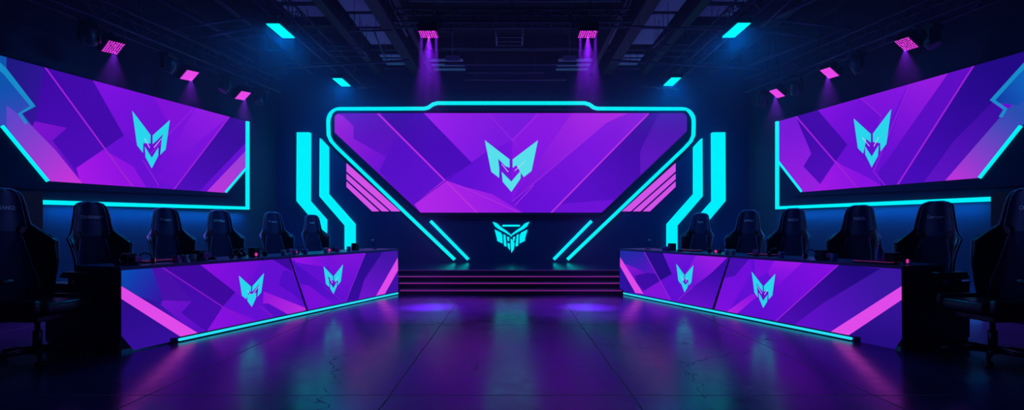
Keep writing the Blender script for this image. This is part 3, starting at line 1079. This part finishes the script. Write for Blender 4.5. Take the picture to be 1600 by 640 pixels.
def lettering(text, parent, size=.034):
    cu = bpy.data.curves.new('lettering', 'FONT')
    cu.body = text
    cu.size = size
    cu.align_x = 'CENTER'; cu.align_y = 'CENTER'
    cu.extrude = .001
    cu.offset = size * .035
    tmp = bpy.data.objects.new('tmp', cu)
    COL.objects.link(tmp)
    me = bpy.data.meshes.new_from_object(tmp)
    bpy.data.objects.remove(tmp)
    for v in me.vertices:
        # stand the flat text up on the slightly leaning, slightly curved headrest
        x, y = v.co.x, v.co.y
        z = 1.215 + y
        p = back_pt(x / interp(WT, z), z)
        v.co = (x, p.y - .003 - v.co.z, z)
    me.materials.clear(); me.materials.append(M_TEXT)
    o = bpy.data.objects.new('lettering', me)
    COL.objects.link(o)
    o.parent = parent
    return o


def bright_text():
    """retro-reflective silver thread."""
    b = M_TEXT.node_tree.nodes['Principled BSDF']
    b.inputs['Metallic'].default_value = 0.0


chair0 = make_chair()
CH = [  # headrest column in the photo, scale px/m, turn away from camera (deg), words
    (147, 155, 30, 'TENSNAET', 1.0), (262, 121, 24, 'Tensyne', 1.0), (345, 107, 24, 'STNSpa', 1.0), (428, 95, 26, 'Tensex', 1.0), (489, 80, 26, 'Snish', 1.0),
    (1458, 158, -28, 'Dnverxe', 1.0), (1340, 135, -24, 'INSER', 1.0), (1237, 117, -24, 'FRGW', 1.0), (1168, 107, -22, 'NPRO', 1.0), (1093, 90, -20, 'Tryte', 1.0),
    (12, 186, 38, 'ITNANCE', 1.05), (1598, 186, -38, 'ONX', 1.05),
]
ORD = ['nearest the camera', 'second from the camera', 'in the middle of its row', 'second from the stage', 'nearest the stage']
for i, (px, s, turn, txt, sc) in enumerate(CH):
    o = chair0 if i == 0 else copy_tree(chair0)
    y = FOC / s
    x = (px - CX) / s
    toward = math.atan2(-y, -x)              # direction to the camera
    rz = toward + PI / 2 + math.radians(turn)  # local -Y faces there
    # the headrest sits about 0.3 m behind the seat centre: put it on the ray
    hb = Matrix.Rotation(rz, 3, 'Z') @ Vector((0, .27, 0)) * sc
    o.location = (x - hb.x * 1.0, y - hb.y, 0)
    o.rotation_euler = (0, 0, rz)
    o.scale = (sc, sc, sc)
    side = 'left' if px < 800 else 'right'
    if i < 10:
        tag(o, 'black gaming chair behind the %s desk, %s' % (side, ORD[i % 5]), 'chair', 'gaming chairs behind the desks')
    else:
        tag(o, 'black gaming chair standing past the near end of the %s desk, before the cabinet' % side, 'chair', 'gaming chairs at the desk ends')
    CH[i] = (o, txt)
for o, txt in CH:
    bk = [c for c in o.children if c.name.startswith('backrest')][0]
    lettering(txt, bk, .042 if len(txt) > 6 else .048)


# ------------------------------------------------------------------ things on the desks
def mk_keyboard():
    r = empty('keyboard')
    bm = bmesh.new(); box(bm, 0, 0, .012, .36, .13, .02, .005); finish('case', bm, M_PLAST, r)
    bm = bmesh.new()
    for a in range(14):
        for b in range(5):
            box(bm, -.16 + a * .0246, -.048 + b * .024, .025, .02, .019, .008, .002)
    finish('keys', bm, M_PLAST, r)
    bm = bmesh.new(); box(bm, 0, 0, .0222, .35, .122, .0012); finish('key_light', bm, M_KEYP, r)
    return r


def mk_mouse():
    r = empty('computer_mouse')
    bm = bmesh.new()
    bmesh.ops.create_uvsphere(bm, u_segments=16, v_segments=10, radius=1)
    bmesh.ops.scale(bm, vec=(.031, .06, .034), verts=bm.verts)
    for v in bm.verts: v.co.z = max(v.co.z, 0.0) + .001
    finish('shell', bm, M_PLAST, r, True)
    bm = bmesh.new(); Mx = Matrix.Translation((0, -.03, .031)) @ Matrix.Rotation(PI / 2, 4, 'Y'); lathe(bm, [(.008, -.004), (.008, .004)], 12, Mx); finish('scroll_wheel', bm, M_PINKP, r)
    return r


def mk_headset(m_acc):
    r = empty('headset')
    bm = bmesh.new()
    pts = [(.085 * math.cos(a), 0, .045 + .10 * math.sin(a)) for a in [PI * k / 14 for k in range(15)]]
    tube(bm, pts, .009, 8); finish('headband', bm, M_PLAST, r)
    for s in (-1, 1):
        bm = bmesh.new()
        Mx = Matrix.Translation((s * .085, 0, .045)) @ Matrix.Rotation(PI / 2, 4, 'Y')
        lathe(bm, [(.03, -.02), (.043, -.014), (.043, .012), (.03, .018)], 18, Mx)
        e = finish('ear_cup', bm, M_PLAST, r)
        bm = bmesh.new()
        Mx = Matrix.Translation((s * .106, 0, .045)) @ Matrix.Rotation(PI / 2, 4, 'Y')
        lathe(bm, [(.03, -.003), (.026, .003)], 18, Mx); finish('ear_light', bm, m_acc, e)
    bm = bmesh.new(); tube(bm, [(-.085, -.02, .03), (-.08, -.07, .02), (-.04, -.1, .02)], .004, 6); finish('boom_microphone', bm, M_CHROME, r)
    return r


def mk_mug(m_):
    r = empty('mug')
    bm = bmesh.new()
    lathe(bm, [(.034, 0), (.039, .004), (.040, .095), (.037, .095), (.035, .012), (.002, .010)], 20)
    finish('cup', bm, m_, r)
    bm = bmesh.new(); tube(bm, [(.038, 0, .075), (.062, 0, .07), (.066, 0, .045), (.058, 0, .024), (.037, 0, .02)], .005, 6); finish('handle', bm, m_, r)
    return r


def mk_speaker():
    r = empty('desktop_speaker')
    bm = bmesh.new(); box(bm, 0, 0, .065, .11, .10, .13, .01); finish('cabinet', bm, M_BLACK, r)
    for z, rad in ((.042, .034), (.098, .017)):
        bm = bmesh.new(); Mx = Matrix.Translation((0, .05, z)) @ Matrix.Rotation(-PI / 2, 4, 'X')
        lathe(bm, [(rad, 0), (rad, .004), (rad * .8, .003), (rad * .3, -.006), (.003, -.002)], 18, Mx); finish('cone', bm, M_PLAST, r)
    return r


def mk_mic():
    r = empty('desk_microphone')
    bm = bmesh.new(); lathe(bm, [(.045, 0), (.045, .01), (.012, .016)], 18); finish('base', bm, M_PLAST, r)
    bm = bmesh.new(); tube(bm, [(0, 0, .014), (.0, .01, .09), (0, .03, .14)], .004, 6); finish('gooseneck', bm, M_PLAST, r)
    bm = bmesh.new(); box(bm, 0, .035, .15, .06, .028, .026, .008); finish('capsule', bm, M_CERAM, r)
    return r


def mk_bottle():
    r = empty('water_bottle')
    bm = bmesh.new(); lathe(bm, [(.028, 0), (.031, .006), (.031, .12), (.014, .155), (.013, .17)], 18); finish('flask', bm, M_BLUEG, r)
    bm = bmesh.new(); lathe(bm, [(.016, .17), (.016, .192), (.010, .195)], 14); finish('cap', bm, M_CERAM, r)
    return r


def mk_cam():
    r = empty('action_camera')
    bm = bmesh.new(); box(bm, 0, 0, .055, .075, .04, .05, .006); finish('body', bm, M_PINKP, r)
    bm = bmesh.new(); lathe(bm, [(.018, 0), (.018, .012), (.012, .012)], 14, Matrix.Translation((.012, .02, .058)) @ Matrix.Rotation(-PI / 2, 4, 'X')); finish('lens', bm, M_PLAST, r)
    bm = bmesh.new(); tube(bm, [(0, 0, .0), (0, 0, .032)], .006, 6); box(bm, 0, 0, .003, .05, .04, .006); finish('stand', bm, M_PLAST, r)
    return r


PROTO = {}
MK = {
    'keyboard': mk_keyboard, 'mouse': mk_mouse, 'headset_p': lambda: mk_headset(M_KEYP), 'headset_w': lambda: mk_headset(M_CERAM),
    'mug_w': lambda: mk_mug(M_CERAM), 'mug_p': lambda: mk_mug(M_PINKP), 'mug_b': lambda: mk_mug(M_BLUEG), 'speaker': mk_speaker, 'mic': mk_mic,
    'bottle': mk_bottle, 'camera': mk_cam,
}
INFO = {
    'keyboard': ('black keyboard with pink key light', 'keyboard', 'keyboards'),
    'mouse': ('small black computer mouse', 'mouse', 'computer mice'),
    'headset_p': ('black headset with pink lit ear cups', 'headset', 'headsets'),
    'headset_w': ('black headset with pale ear discs', 'headset', 'headsets'),
    'mug_w': ('white mug', 'mug', 'mugs'), 'mug_p': ('pink mug', 'mug', 'mugs'), 'mug_b': ('blue mug', 'mug', 'mugs'),
    'speaker': ('small black desktop speaker', 'speaker', 'desktop speakers'),
    'mic': ('small desk microphone on a gooseneck', 'microphone', 'desk microphones'),
    'bottle': ('blue water bottle with white cap', 'bottle', 'bottles'),
    'camera': ('small pink camera on a stand', 'camera', 'small cameras'),
}
USED = set()
SEEN = {}


def put(kind, desk, px, off, turn=0.0, sc=1.0):
    pl, L, _r = desk
    p2 = Plane(pl.at(0, 0, -off).to_2d(), pl.d.to_2d(), pl.n.to_2d())
    u = p2.hit(px, 400)[0]
    u = max(.10, min(L - .08, u))
    p = p2.at(u, DH + .0005)
    if kind in PROTO:
        o = copy_tree(PROTO[kind])
    else:
        o = PROTO[kind] = MK[kind]()
    o.location = p
    # local -Y looks to the aisle
    o.rotation_euler = (0, 0, math.atan2(pl.n.y, pl.n.x) + PI / 2 + turn)
    sc = {'headset_p': .72, 'headset_w': .72, 'speaker': .85, 'mug_w': .75, 'mug_p': .75, 'mug_b': .75}.get(kind, 1.0)
    o.scale = (sc, sc, sc)
    lab, cat, grp = INFO[kind]
    side = 'left' if desk is deskL else 'right'
    k = int(min(4, u / L * 5))
    where = ['near its camera end', 'before the second chair', 'at its middle', 'before the fourth chair', 'at its stage end'][k]
    label = '%s on the %s desk, %s' % (lab, side, where)
    n = SEEN.get(label, 0); SEEN[label] = n + 1
    if n:
        label += [', beyond it', ', last of them'][min(n - 1, 1)]
    tag(o, label, cat, grp + ' on the desks')
    return o


for kind, px, off, t in (
    ('headset_w', 187, .12, .3), ('speaker', 201, .16, 0), ('camera', 214, .10, .2), ('headset_p', 227, .16, -.3), ('keyboard', 245, .33, .1),
    ('mug_p', 275, .10, 0), ('mug_w', 289, .12, .8), ('mug_w', 302, .16, 2.2), ('speaker', 311, .18, .2), ('camera', 321, .12, .0), ('mouse', 331, .22, .1),
    ('headset_w', 368, .12, .2), ('headset_w', 377, .26, .5), ('speaker', 397, .2, .2), ('headset_p', 408, .14, .1),
    ('mug_w', 443, .12, 1), ('camera', 453, .12, .2), ('mug_w', 460, .16, 0), ('headset_p', 470, .14, 0), ('mug_b', 477, .12, 2),
    ('mug_w', 509, .12, 0), ('headset_p', 519, .18, .2), ('mug_p', 527, .12, 0), ('mug_b', 545, .14, 0), ('speaker', 555, .25, .1), ('mic', 585, .2, .2),
):
    put(kind, deskL, px, off, t)
for kind, px, off, t in (
    ('mic', 1012, .2, 0), ('mug_b', 1037, .14, 2), ('mug_p', 1043, .10, 2), ('speaker', 1050, .26, .1), ('mouse', 1063, .14, .1), ('keyboard', 1078, .33, .1),
    ('headset_p', 1113, .12, -.2), ('headset_w', 1130, .12, 0), ('mug_w', 1136, .10, 2), ('mug_w', 1145, .12, 0), ('camera', 1182, .10, 0), ('keyboard', 1192, .30, 0),
    ('headset_w', 1210, .14, .1), ('mug_b', 1221, .10, 0), ('headset_p', 1267, .18, .1), ('speaker', 1284, .12, .1), ('camera', 1295, .12, 0),
    ('mug_b', 1303, .12, 2.6), ('bottle', 1374, .22, 0), ('keyboard', 1368, .10, .0), ('speaker', 1393, .12, .1), ('headset_p', 1404, .22, 0),
):
    put(kind, deskR, px, off, t)


# ------------------------------------------------------------------ ceiling: joists, tiles, pipes (parts of the ceiling)
def flat(px, py, z):
    k = (HY - py) / (z - EYE)
    return Vector(((px - CX) / k, FOC / k, z))


def ceil_part(name, bm, m):
    return finish(name, bm, m, ceiling)


# long joists running away from the camera
for X, wd in ((-1.75, .10), (1.80, .10), (-2.12, .22), (2.17, .22), (-2.95, .16), (2.98, .16), (-4.45, .12), (4.5, .12), (-5.05, .08), (5.1, .08)):
    bm = bmesh.new()
    box(bm, X, 5.6, 4.78, wd, 11.2, .44, .01)
    ceil_part('joist', bm, M_JOIST)
for Y in (7.9, 9.0, 10.2, 11.0):
    bm = bmesh.new()
    box(bm, 0.02, Y, 4.86, 11.0, .10, .24, .01)
    ceil_part('cross_joist', bm, M_JOIST)
# tiles between the joists
for s in (-1, 1):
    for y0, y1 in ((7.2, 7.7), (7.82, 8.24), (8.36, 8.86), (8.98, 9.72), (10.3, 10.45), (10.55, 10.7), (10.8, 10.95)):
        bm = bmesh.new()
        box(bm, s * 2.52 + .02, (y0 + y1) / 2, 4.70, .44, y1 - y0, .03, .004)
        ceil_part('tile', bm, M_TILE)
    for y0, y1 in ((7.4, 7.8), (7.95, 8.35)):
        bm = bmesh.new()
        box(bm, s * 3.35 + .02, (y0 + y1) / 2, 4.66, .62, y1 - y0, .03, .004)
        ceil_part('tile', bm, M_TILE)
    for y0, y1 in ((10.35, 10.5), (10.65, 10.8), (10.95, 11.1)):
        bm = bmesh.new()
        box(bm, s * 1.35, (y0 + y1) / 2, 4.62, .7, y1 - y0, .02, .003)
        ceil_part('tile', bm, M_TILE)
for x in (707, 890):
    q = flat(x, 91, 4.3)
    bm = bmesh.new()
    box(bm, q.x, q.y, q.z, .26, .05, .10, .008)
    tube(bm, [q + Vector((0, 0, .04)), (q.x, q.y, CEIL)], .006, 6)
    ceil_part('junction_box', bm, M_TILE)

PIPES = [  # pixel ends, height, radius
    (412, 108, 640, 94, 4.15, .022), (955, 94, 1190, 108, 4.15, .022),
    (545, 49, 612, 47, 4.2, .016), (980, 41, 1130, 46, 4.2, .016),
    (512, 72, 560, 72, 4.15, .014), (512, 79, 572, 79, 4.15, .014), (515, 88, 574, 87, 4.15, .014), (560, 72, 574, 87, 4.15, .012),
    (1030, 70, 1085, 70, 4.15, .014), (1022, 79, 1082, 79, 4.15, .014), (1020, 88, 1075, 88, 4.15, .014),
    (690, 75, 905, 75, 4.2, .016), (695, 100, 900, 100, 4.2, .026), (730, 113, 850, 113, 4.2, .02), (725, 124, 885, 124, 4.2, .026),
    (690, 49, 712, 49, 4.2, .012), (884, 49, 900, 48, 4.2, .012),
    (600, 107, 632, 107, 4.2, .014), (965, 107, 1000, 107, 4.2, .014), (560, 137, 590, 134, 4.0, .018), (1000, 134, 1060, 140, 4.0, .018),
    (285, 62, 400, 42, 4.2, .03), (300, 70, 418, 52, 4.2, .018), (270, 45, 385, 28, 4.2, .02), (350, 70, 395, 96, 4.3, .02),
    (1205, 30, 1330, 45, 4.2, .02), (1180, 47, 1310, 64, 4.3, .022), (1170, 103, 1330, 40, 4.3, .03), (1190, 38, 1290, -10, 4.4, .03),
    (300, 60, 200, 18, 4.4, .04), (300, 60, 395, 110, 4.4, .04), (240, -5, 400, 78, 4.5, .03),
    (640, 0, 970, 0, 4.4, .03),
    (330, -10, 398, 45, 4.3, .016), (1240, -5, 1190, 42, 4.3, .016),
    (606, -5, 636, 56, 4.2, .018), (986, -3, 952, 68, 4.2, .018), (585, 50, 602, 92, 4.4, .014), (1047, 48, 1020, 75, 4.2, .014),
]
for (x0, y0, x1, y1, z, rad) in PIPES:
    a, b = flat(x0, y0, z), flat(x1, y1, z)
    bm = bmesh.new()
    tube(bm, [a, b], rad, 8)
    for t in (.12, .88):
        p = a.lerp(b, t)
        tube(bm, [p, (p.x, p.y, CEIL)], .005, 5)
    ceil_part('pipe', bm, M_PIPE)

# cable ladder in the middle
bm = bmesh.new()
for x in (-.22, .18):
    tube(bm, [(x, 7.25, 4.02), (x, 7.95, 4.02)], .014, 6)
    tube(bm, [(x, 7.3, 4.02), (x, 7.3, CEIL)], .006, 5); tube(bm, [(x, 7.9, 4.02), (x, 7.9, CEIL)], .006, 5)
for y in (7.26, 7.6, 7.78, 7.94):
    tube(bm, [(-.22, y, 4.02), (.18, y, 4.02)], .014, 6)
tag(finish('cable_ladder', bm, M_PIPE), 'short metal cable ladder hanging at the middle of the ceiling', 'cable ladder')


# ------------------------------------------------------------------ trusses
def truss(a, b, s, lab, group, n, hang, flatt=False):
    a = Vector(a); b = Vector(b)
    d = (b - a).normalized()
    side = d.cross(Vector((0, 0, 1))).normalized() * s / 2
    up = Vector((0, 0, s / 2))
    r = tag(empty('lighting_truss'), lab, 'truss', group)
    cor = [side + up, -side + up, -side - up, side - up]
    for c in cor:
        bm = bmesh.new(); tube(bm, [a + c, b + c], .019, 8); finish('chord', bm, M_TRUSS, r)
    bm = bmesh.new()
    L = (b - a).length
    for k in range(n):
        p, q = a + d * (L * k / n), a + d * (L * (k + 1) / n)
        for i in range(4):
            c, e = cor[i], cor[(i + 1) % 4]
            if k % 2: c, e = e, c
            tube(bm, [p + c, q + e], .008, 5)
            tube(bm, [p + cor[i], p + cor[(i + 1) % 4]], .008, 5)
    finish('lacing', bm, M_TRUSS, r)
    for k in range(hang):
        t = (k + .5) / hang
        p = a.lerp(b, t) + up
        bm = bmesh.new(); tube(bm, [p + side, (p.x, p.y, CEIL), p - side], .006, 5); finish('hanger', bm, M_PLAST, r)
    return r


GRP = 'trusses under the ceiling'
# parallel to each side wall, 0.73 m off it
aL, bL = (XL(4.2) + .78, 4.2, 3.98), (XL(10.1) + .78, 10.1, 3.98)
truss(aL, bL, .26, 'black lattice truss along the left wall above the screen', GRP, 20, 5)
aR, bR = (XR(4.2) - .78, 4.2, 3.98), (XR(10.1) - .78, 10.1, 3.98)
truss(aR, bR, .26, 'black lattice truss along the right wall above the screen', GRP, 20, 5)
truss((-3.38, 6.2, 4.33), (-3.34, 11.1, 4.33), .24, 'black lattice truss carrying the two cyan panels left of the aisle', GRP, 16, 4)
truss((3.44, 6.2, 4.33), (3.40, 11.1, 4.33), .24, 'black lattice truss carrying the two cyan panels right of the aisle', GRP, 16, 4)
truss((-1.62, 7.0, 4.05), (1.66, 7.0, 4.05), .18, 'black lattice truss across the aisle carrying the two beam lamps', GRP, 12, 3)


# ------------------------------------------------------------------ lamps
def beam(parent, loc, direction, power, rgb, ang, blend, name='beam'):
    """One of the lamp's own light sources."""
    ld = bpy.data.lights.new(name, 'SPOT')
    ld.energy = power
    ld.color = rgb
    ld.spot_size = math.radians(ang)
    ld.spot_blend = blend
    ld.shadow_soft_size = 0.0
    o = bpy.data.objects.new(name, ld)
    COL.objects.link(o)
    o.parent = parent
    o.location = loc
    o.rotation_mode = 'QUATERNION'
    o.rotation_quaternion = Vector(direction).to_track_quat('-Z', 'Y')
    return o


def mk_par(face_m, sz, loc, normal, spin, top, lab, group, power, ang, th=.12, name='flood_lamp'):
    """A square LED flood hanging in a yoke from a truss."""
    r = tag(empty(name, loc), lab, 'lamp', group)
    nz = -Vector(normal).normalized()
    up = Vector((0, 1, 0)) if abs(nz.z) > .98 else Vector((0, 0, 1))
    ny = (up - nz * up.dot(nz)).normalized()
    nx = ny.cross(nz)
    q = Matrix((nx, ny, nz)).transposed().to_4x4() @ Matrix.Rotation(spin, 4, 'Z')
    bm = bmesh.new()
    box(bm, 0, 0, th / 2 + .005, sz * 1.12, sz * 1.12, th, .012, q)
    for k in range(5):
        box(bm, 0, -sz * .4 + k * sz * .2, th + .02, sz * .8, .012, .03, 0, q)
    finish('housing', bm, M_BODY, r)
    bm = bmesh.new(); box(bm, 0, 0, .0, sz, sz, .006); finish('diode_face', bm, face_m, r).matrix_local = q
    bm = bmesh.new()
    hz = sz * .62
    pts = [q @ Vector((-hz, 0, .06)), q @ Vector((-hz, 0, .16)), Vector((0, 0, .0)) + (q @ Vector((-hz * .6, 0, .2))), q @ Vector((hz * .6, 0, .2)), q @ Vector((hz, 0, .16)), q @ Vector((hz, 0, .06))]
    tube(bm, pts, .010, 6)
    finish('yoke', bm, M_TRUSS, r)
    ctr = (pts[2] + pts[3]) / 2
    bm = bmesh.new(); tube(bm, [ctr, Vector((ctr.x, ctr.y, top - loc[2]))], .014, 6)
    box(bm, ctr.x, ctr.y, top - loc[2] - .02, .06, .05, .05, .008)
    finish('clamp', bm, M_TRUSS, r)
    if power:
        beam(r, q @ Vector((0, 0, -.05)), (normal[0] * .2, -.25, -1), power, (0.40, 0.03, 1.0), ang, .9)
    return r


for x, y, z, lab in ((-5.50, 6.90, 3.60, 'dotted magenta flood lamp above the left screen, nearest the camera'), (-5.25, 8.16, 3.60, 'magenta flood lamp above the left screen, middle of three'), (-5.00, 9.32, 3.58, 'magenta flood lamp above the left screen, nearest the stage')):
    mk_par(M_LED if y < 7.5 else M_LED2, .21, (x, y, z), (.6, -.1, -.85), 1.4, 3.86, lab, 'flood lamps above the side screens', WALL_W, 48)
for px, py, lab in ((1417, 69, 'dotted magenta flood lamp above the right screen, nearest the camera'), (1296, 114, 'magenta flood lamp above the right screen, middle of three'), (1214, 146, 'magenta flood lamp above the right screen, nearest the stage')):
    q = flat(px, py, 3.60)
    mk_par(M_LED if px > 1400 else M_LED2, .21, tuple(q), (-.62, -.0, -.85), .14, 3.86, lab, 'flood lamps above the side screens', WALL_W, 48)
for px, lab in ((670, 'magenta beam lamp over the aisle, left one of the pair'), (918.5, 'magenta beam lamp over the aisle, right one of the pair')):
    q = flat(px, 54, 3.82)
    mk_par(M_LED, .24, tuple(q), (0, -.0, -1), 0, 3.96, lab, 'beam lamps over the aisle', 0, 20, name='beam_lamp')
    rt = [o for o in bpy.data.objects if o.name.startswith('beam_lamp')][-1]
    for ax, ay in [(i * .105, j * .07) for i in (-1, 0, 1) for j in (-1, 0, 1)]:
        beam(rt, (ax, ay, -.012), (0, 0, -1), BEAM_W / 9, (0.34, 0.02, 1.0), 13, .9)
    beam(rt, (0, 0, -.013), (0, 0, -1), BEAM_W * .22, (0.38, 0.02, 1.0), 40, 1.0, 'spill')


def mk_panel(px, py, lab):
    q = flat(px, py, 4.0)
    r = tag(empty('cyan_ceiling_lamp', q), lab, 'lamp', 'cyan ceiling lamps')
    bm = bmesh.new(); box(bm, 0, 0, .045, .23, .56, .07, .01); finish('housing', bm, M_BODY, r)
    bm = bmesh.new(); box(bm, 0, 0, .004, .18, .51, .012); finish('diffuser', bm, M_LAMPC, r)
    bm = bmesh.new()
    for s in (-1, 1): tube(bm, [(0, s * .2, .07), (0, s * .2, .215)], .008, 6)
    finish('bracket', bm, M_TRUSS, r)
    ld = bpy.data.lights.new('glow', 'AREA'); ld.shape = 'RECTANGLE'; ld.size = .17; ld.size_y = .5; ld.energy = CEIL_W; ld.color = (0.0, .32, 1.0)
    o = bpy.data.objects.new('glow', ld); COL.objects.link(o); o.parent = r; o.location = (0, 0, -.006)


mk_panel(439, 49, 'cyan ceiling lamp left of the aisle, nearer the camera')
mk_panel(534, 129, 'cyan ceiling lamp left of the aisle, nearer the stage')
mk_panel(1150, 48, 'cyan ceiling lamp right of the aisle, nearer the camera')
mk_panel(1050, 128, 'cyan ceiling lamp right of the aisle, nearer the stage')


def mk_head():
    """A dark moving-head spotlight hanging from a truss."""
    r = empty('moving_head_lamp')
    bm = bmesh.new(); box(bm, 0, 0, -.05, .20, .16, .08, .015); finish('base', bm, M_BODY, r)
    bm = bmesh.new()
    for s in (-1, 1): box(bm, s * .105, 0, -.17, .025, .08, .20, .008)
    box(bm, 0, 0, -.095, .22, .08, .02, .006)
    finish('yoke', bm, M_BODY, r)
    bm = bmesh.new()
    Mx = Matrix.Translation((0, -.02, -.2)) @ Matrix.Rotation(.5, 4, 'X')
    lathe(bm, [(.04, .11), (.075, .09), (.085, 0), (.08, -.10), (.07, -.11)], 18, Mx)
    finish('head', bm, mat('grey_lamp_shell', (46, 54, 72), .4), r)
    bm = bmesh.new(); tube(bm, [(0, 0, -.01), (0, 0, .04)], .014, 6); finish('clamp', bm, M_TRUSS, r)
    return r


h0 = None
for k, (px, py, lab) in enumerate((
    (140, 52, 'dark moving-head lamp left of the dotted flood lamp on the left truss'), (263, 96, 'dark moving-head lamp between the first two left flood lamps'),
    (350, 128, 'dark moving-head lamp just before the last left flood lamp'), (405, 142, 'dark moving-head lamp at the stage end of the left truss'),
    (1457, 38, 'dark moving-head lamp outside the dotted flood lamp on the right truss'), (1340, 92, 'dark moving-head lamp between the first two right flood lamps'),
    (1243, 124, 'dark moving-head lamp just before the last right flood lamp'), (1190, 144, 'dark moving-head lamp at the stage end of the right truss'))):
    h_ = h0 if k == 0 and h0 else (mk_head() if h0 is None else copy_tree(h0))
    h0 = h0 or h_
    # stand on the truss line: find y where the truss is seen in this column
    Xf, sg = (XL, 1) if px < 800 else (XR, -1)
    best = min((abs((Xf(y / 100) + sg * .78) / (y / 100) * FOC + CX - px), y / 100) for y in range(450, 1010, 2))[1]
    h_.location = (Xf(best) + sg * .78, best, 3.815)
    h_.rotation_euler = (0, 0, .5 * sg + k)
    tag(h_, lab, 'lamp', 'moving-head lamps')

# ------------------------------------------------------------------ haze
if HAZE > 0:
    bm = bmesh.new()
    prism(bm, [(room[0][0] + .05, YR + .05), (room[1][0] - .05, YR + .05), (room[2][0] - .03, YB - .001), (room[3][0] + .03, YB - .001)], .002, CEIL - .01)
    m = bpy.data.materials.new('thin_haze'); m.use_nodes = True
    nt = m.node_tree; nt.nodes.clear()
    o = nt.nodes.new('ShaderNodeOutputMaterial')
    v = nt.nodes.new('ShaderNodeVolumeScatter')
    # denser under the ceiling, shaped so the lamp beams fade lower down
    tc = nt.nodes.new('ShaderNodeTexCoord'); sx = nt.nodes.new('ShaderNodeSeparateXYZ'); mr = nt.nodes.new('ShaderNodeMapRange')
    mr.interpolation_type = 'SMOOTHSTEP'
    nt.links.new(tc.outputs['Object'], sx.inputs[0]); nt.links.new(sx.outputs['Z'], mr.inputs['Value'])
    mr.inputs['From Min'].default_value = 2.7; mr.inputs['From Max'].default_value = 3.7
    mr.inputs['To Min'].default_value = HAZE; mr.inputs['To Max'].default_value = HAZE * 9
    nt.links.new(mr.outputs[0], v.inputs['Density'])
    v.inputs['Anisotropy'].default_value = 0.1
    v.inputs['Color'].default_value = (.6, .5, .95, 1)
    nt.links.new(v.outputs[0], o.inputs['Volume'])
    tag(finish('haze', bm, m), 'thin stage haze filling the room', 'haze', kind='stuff')
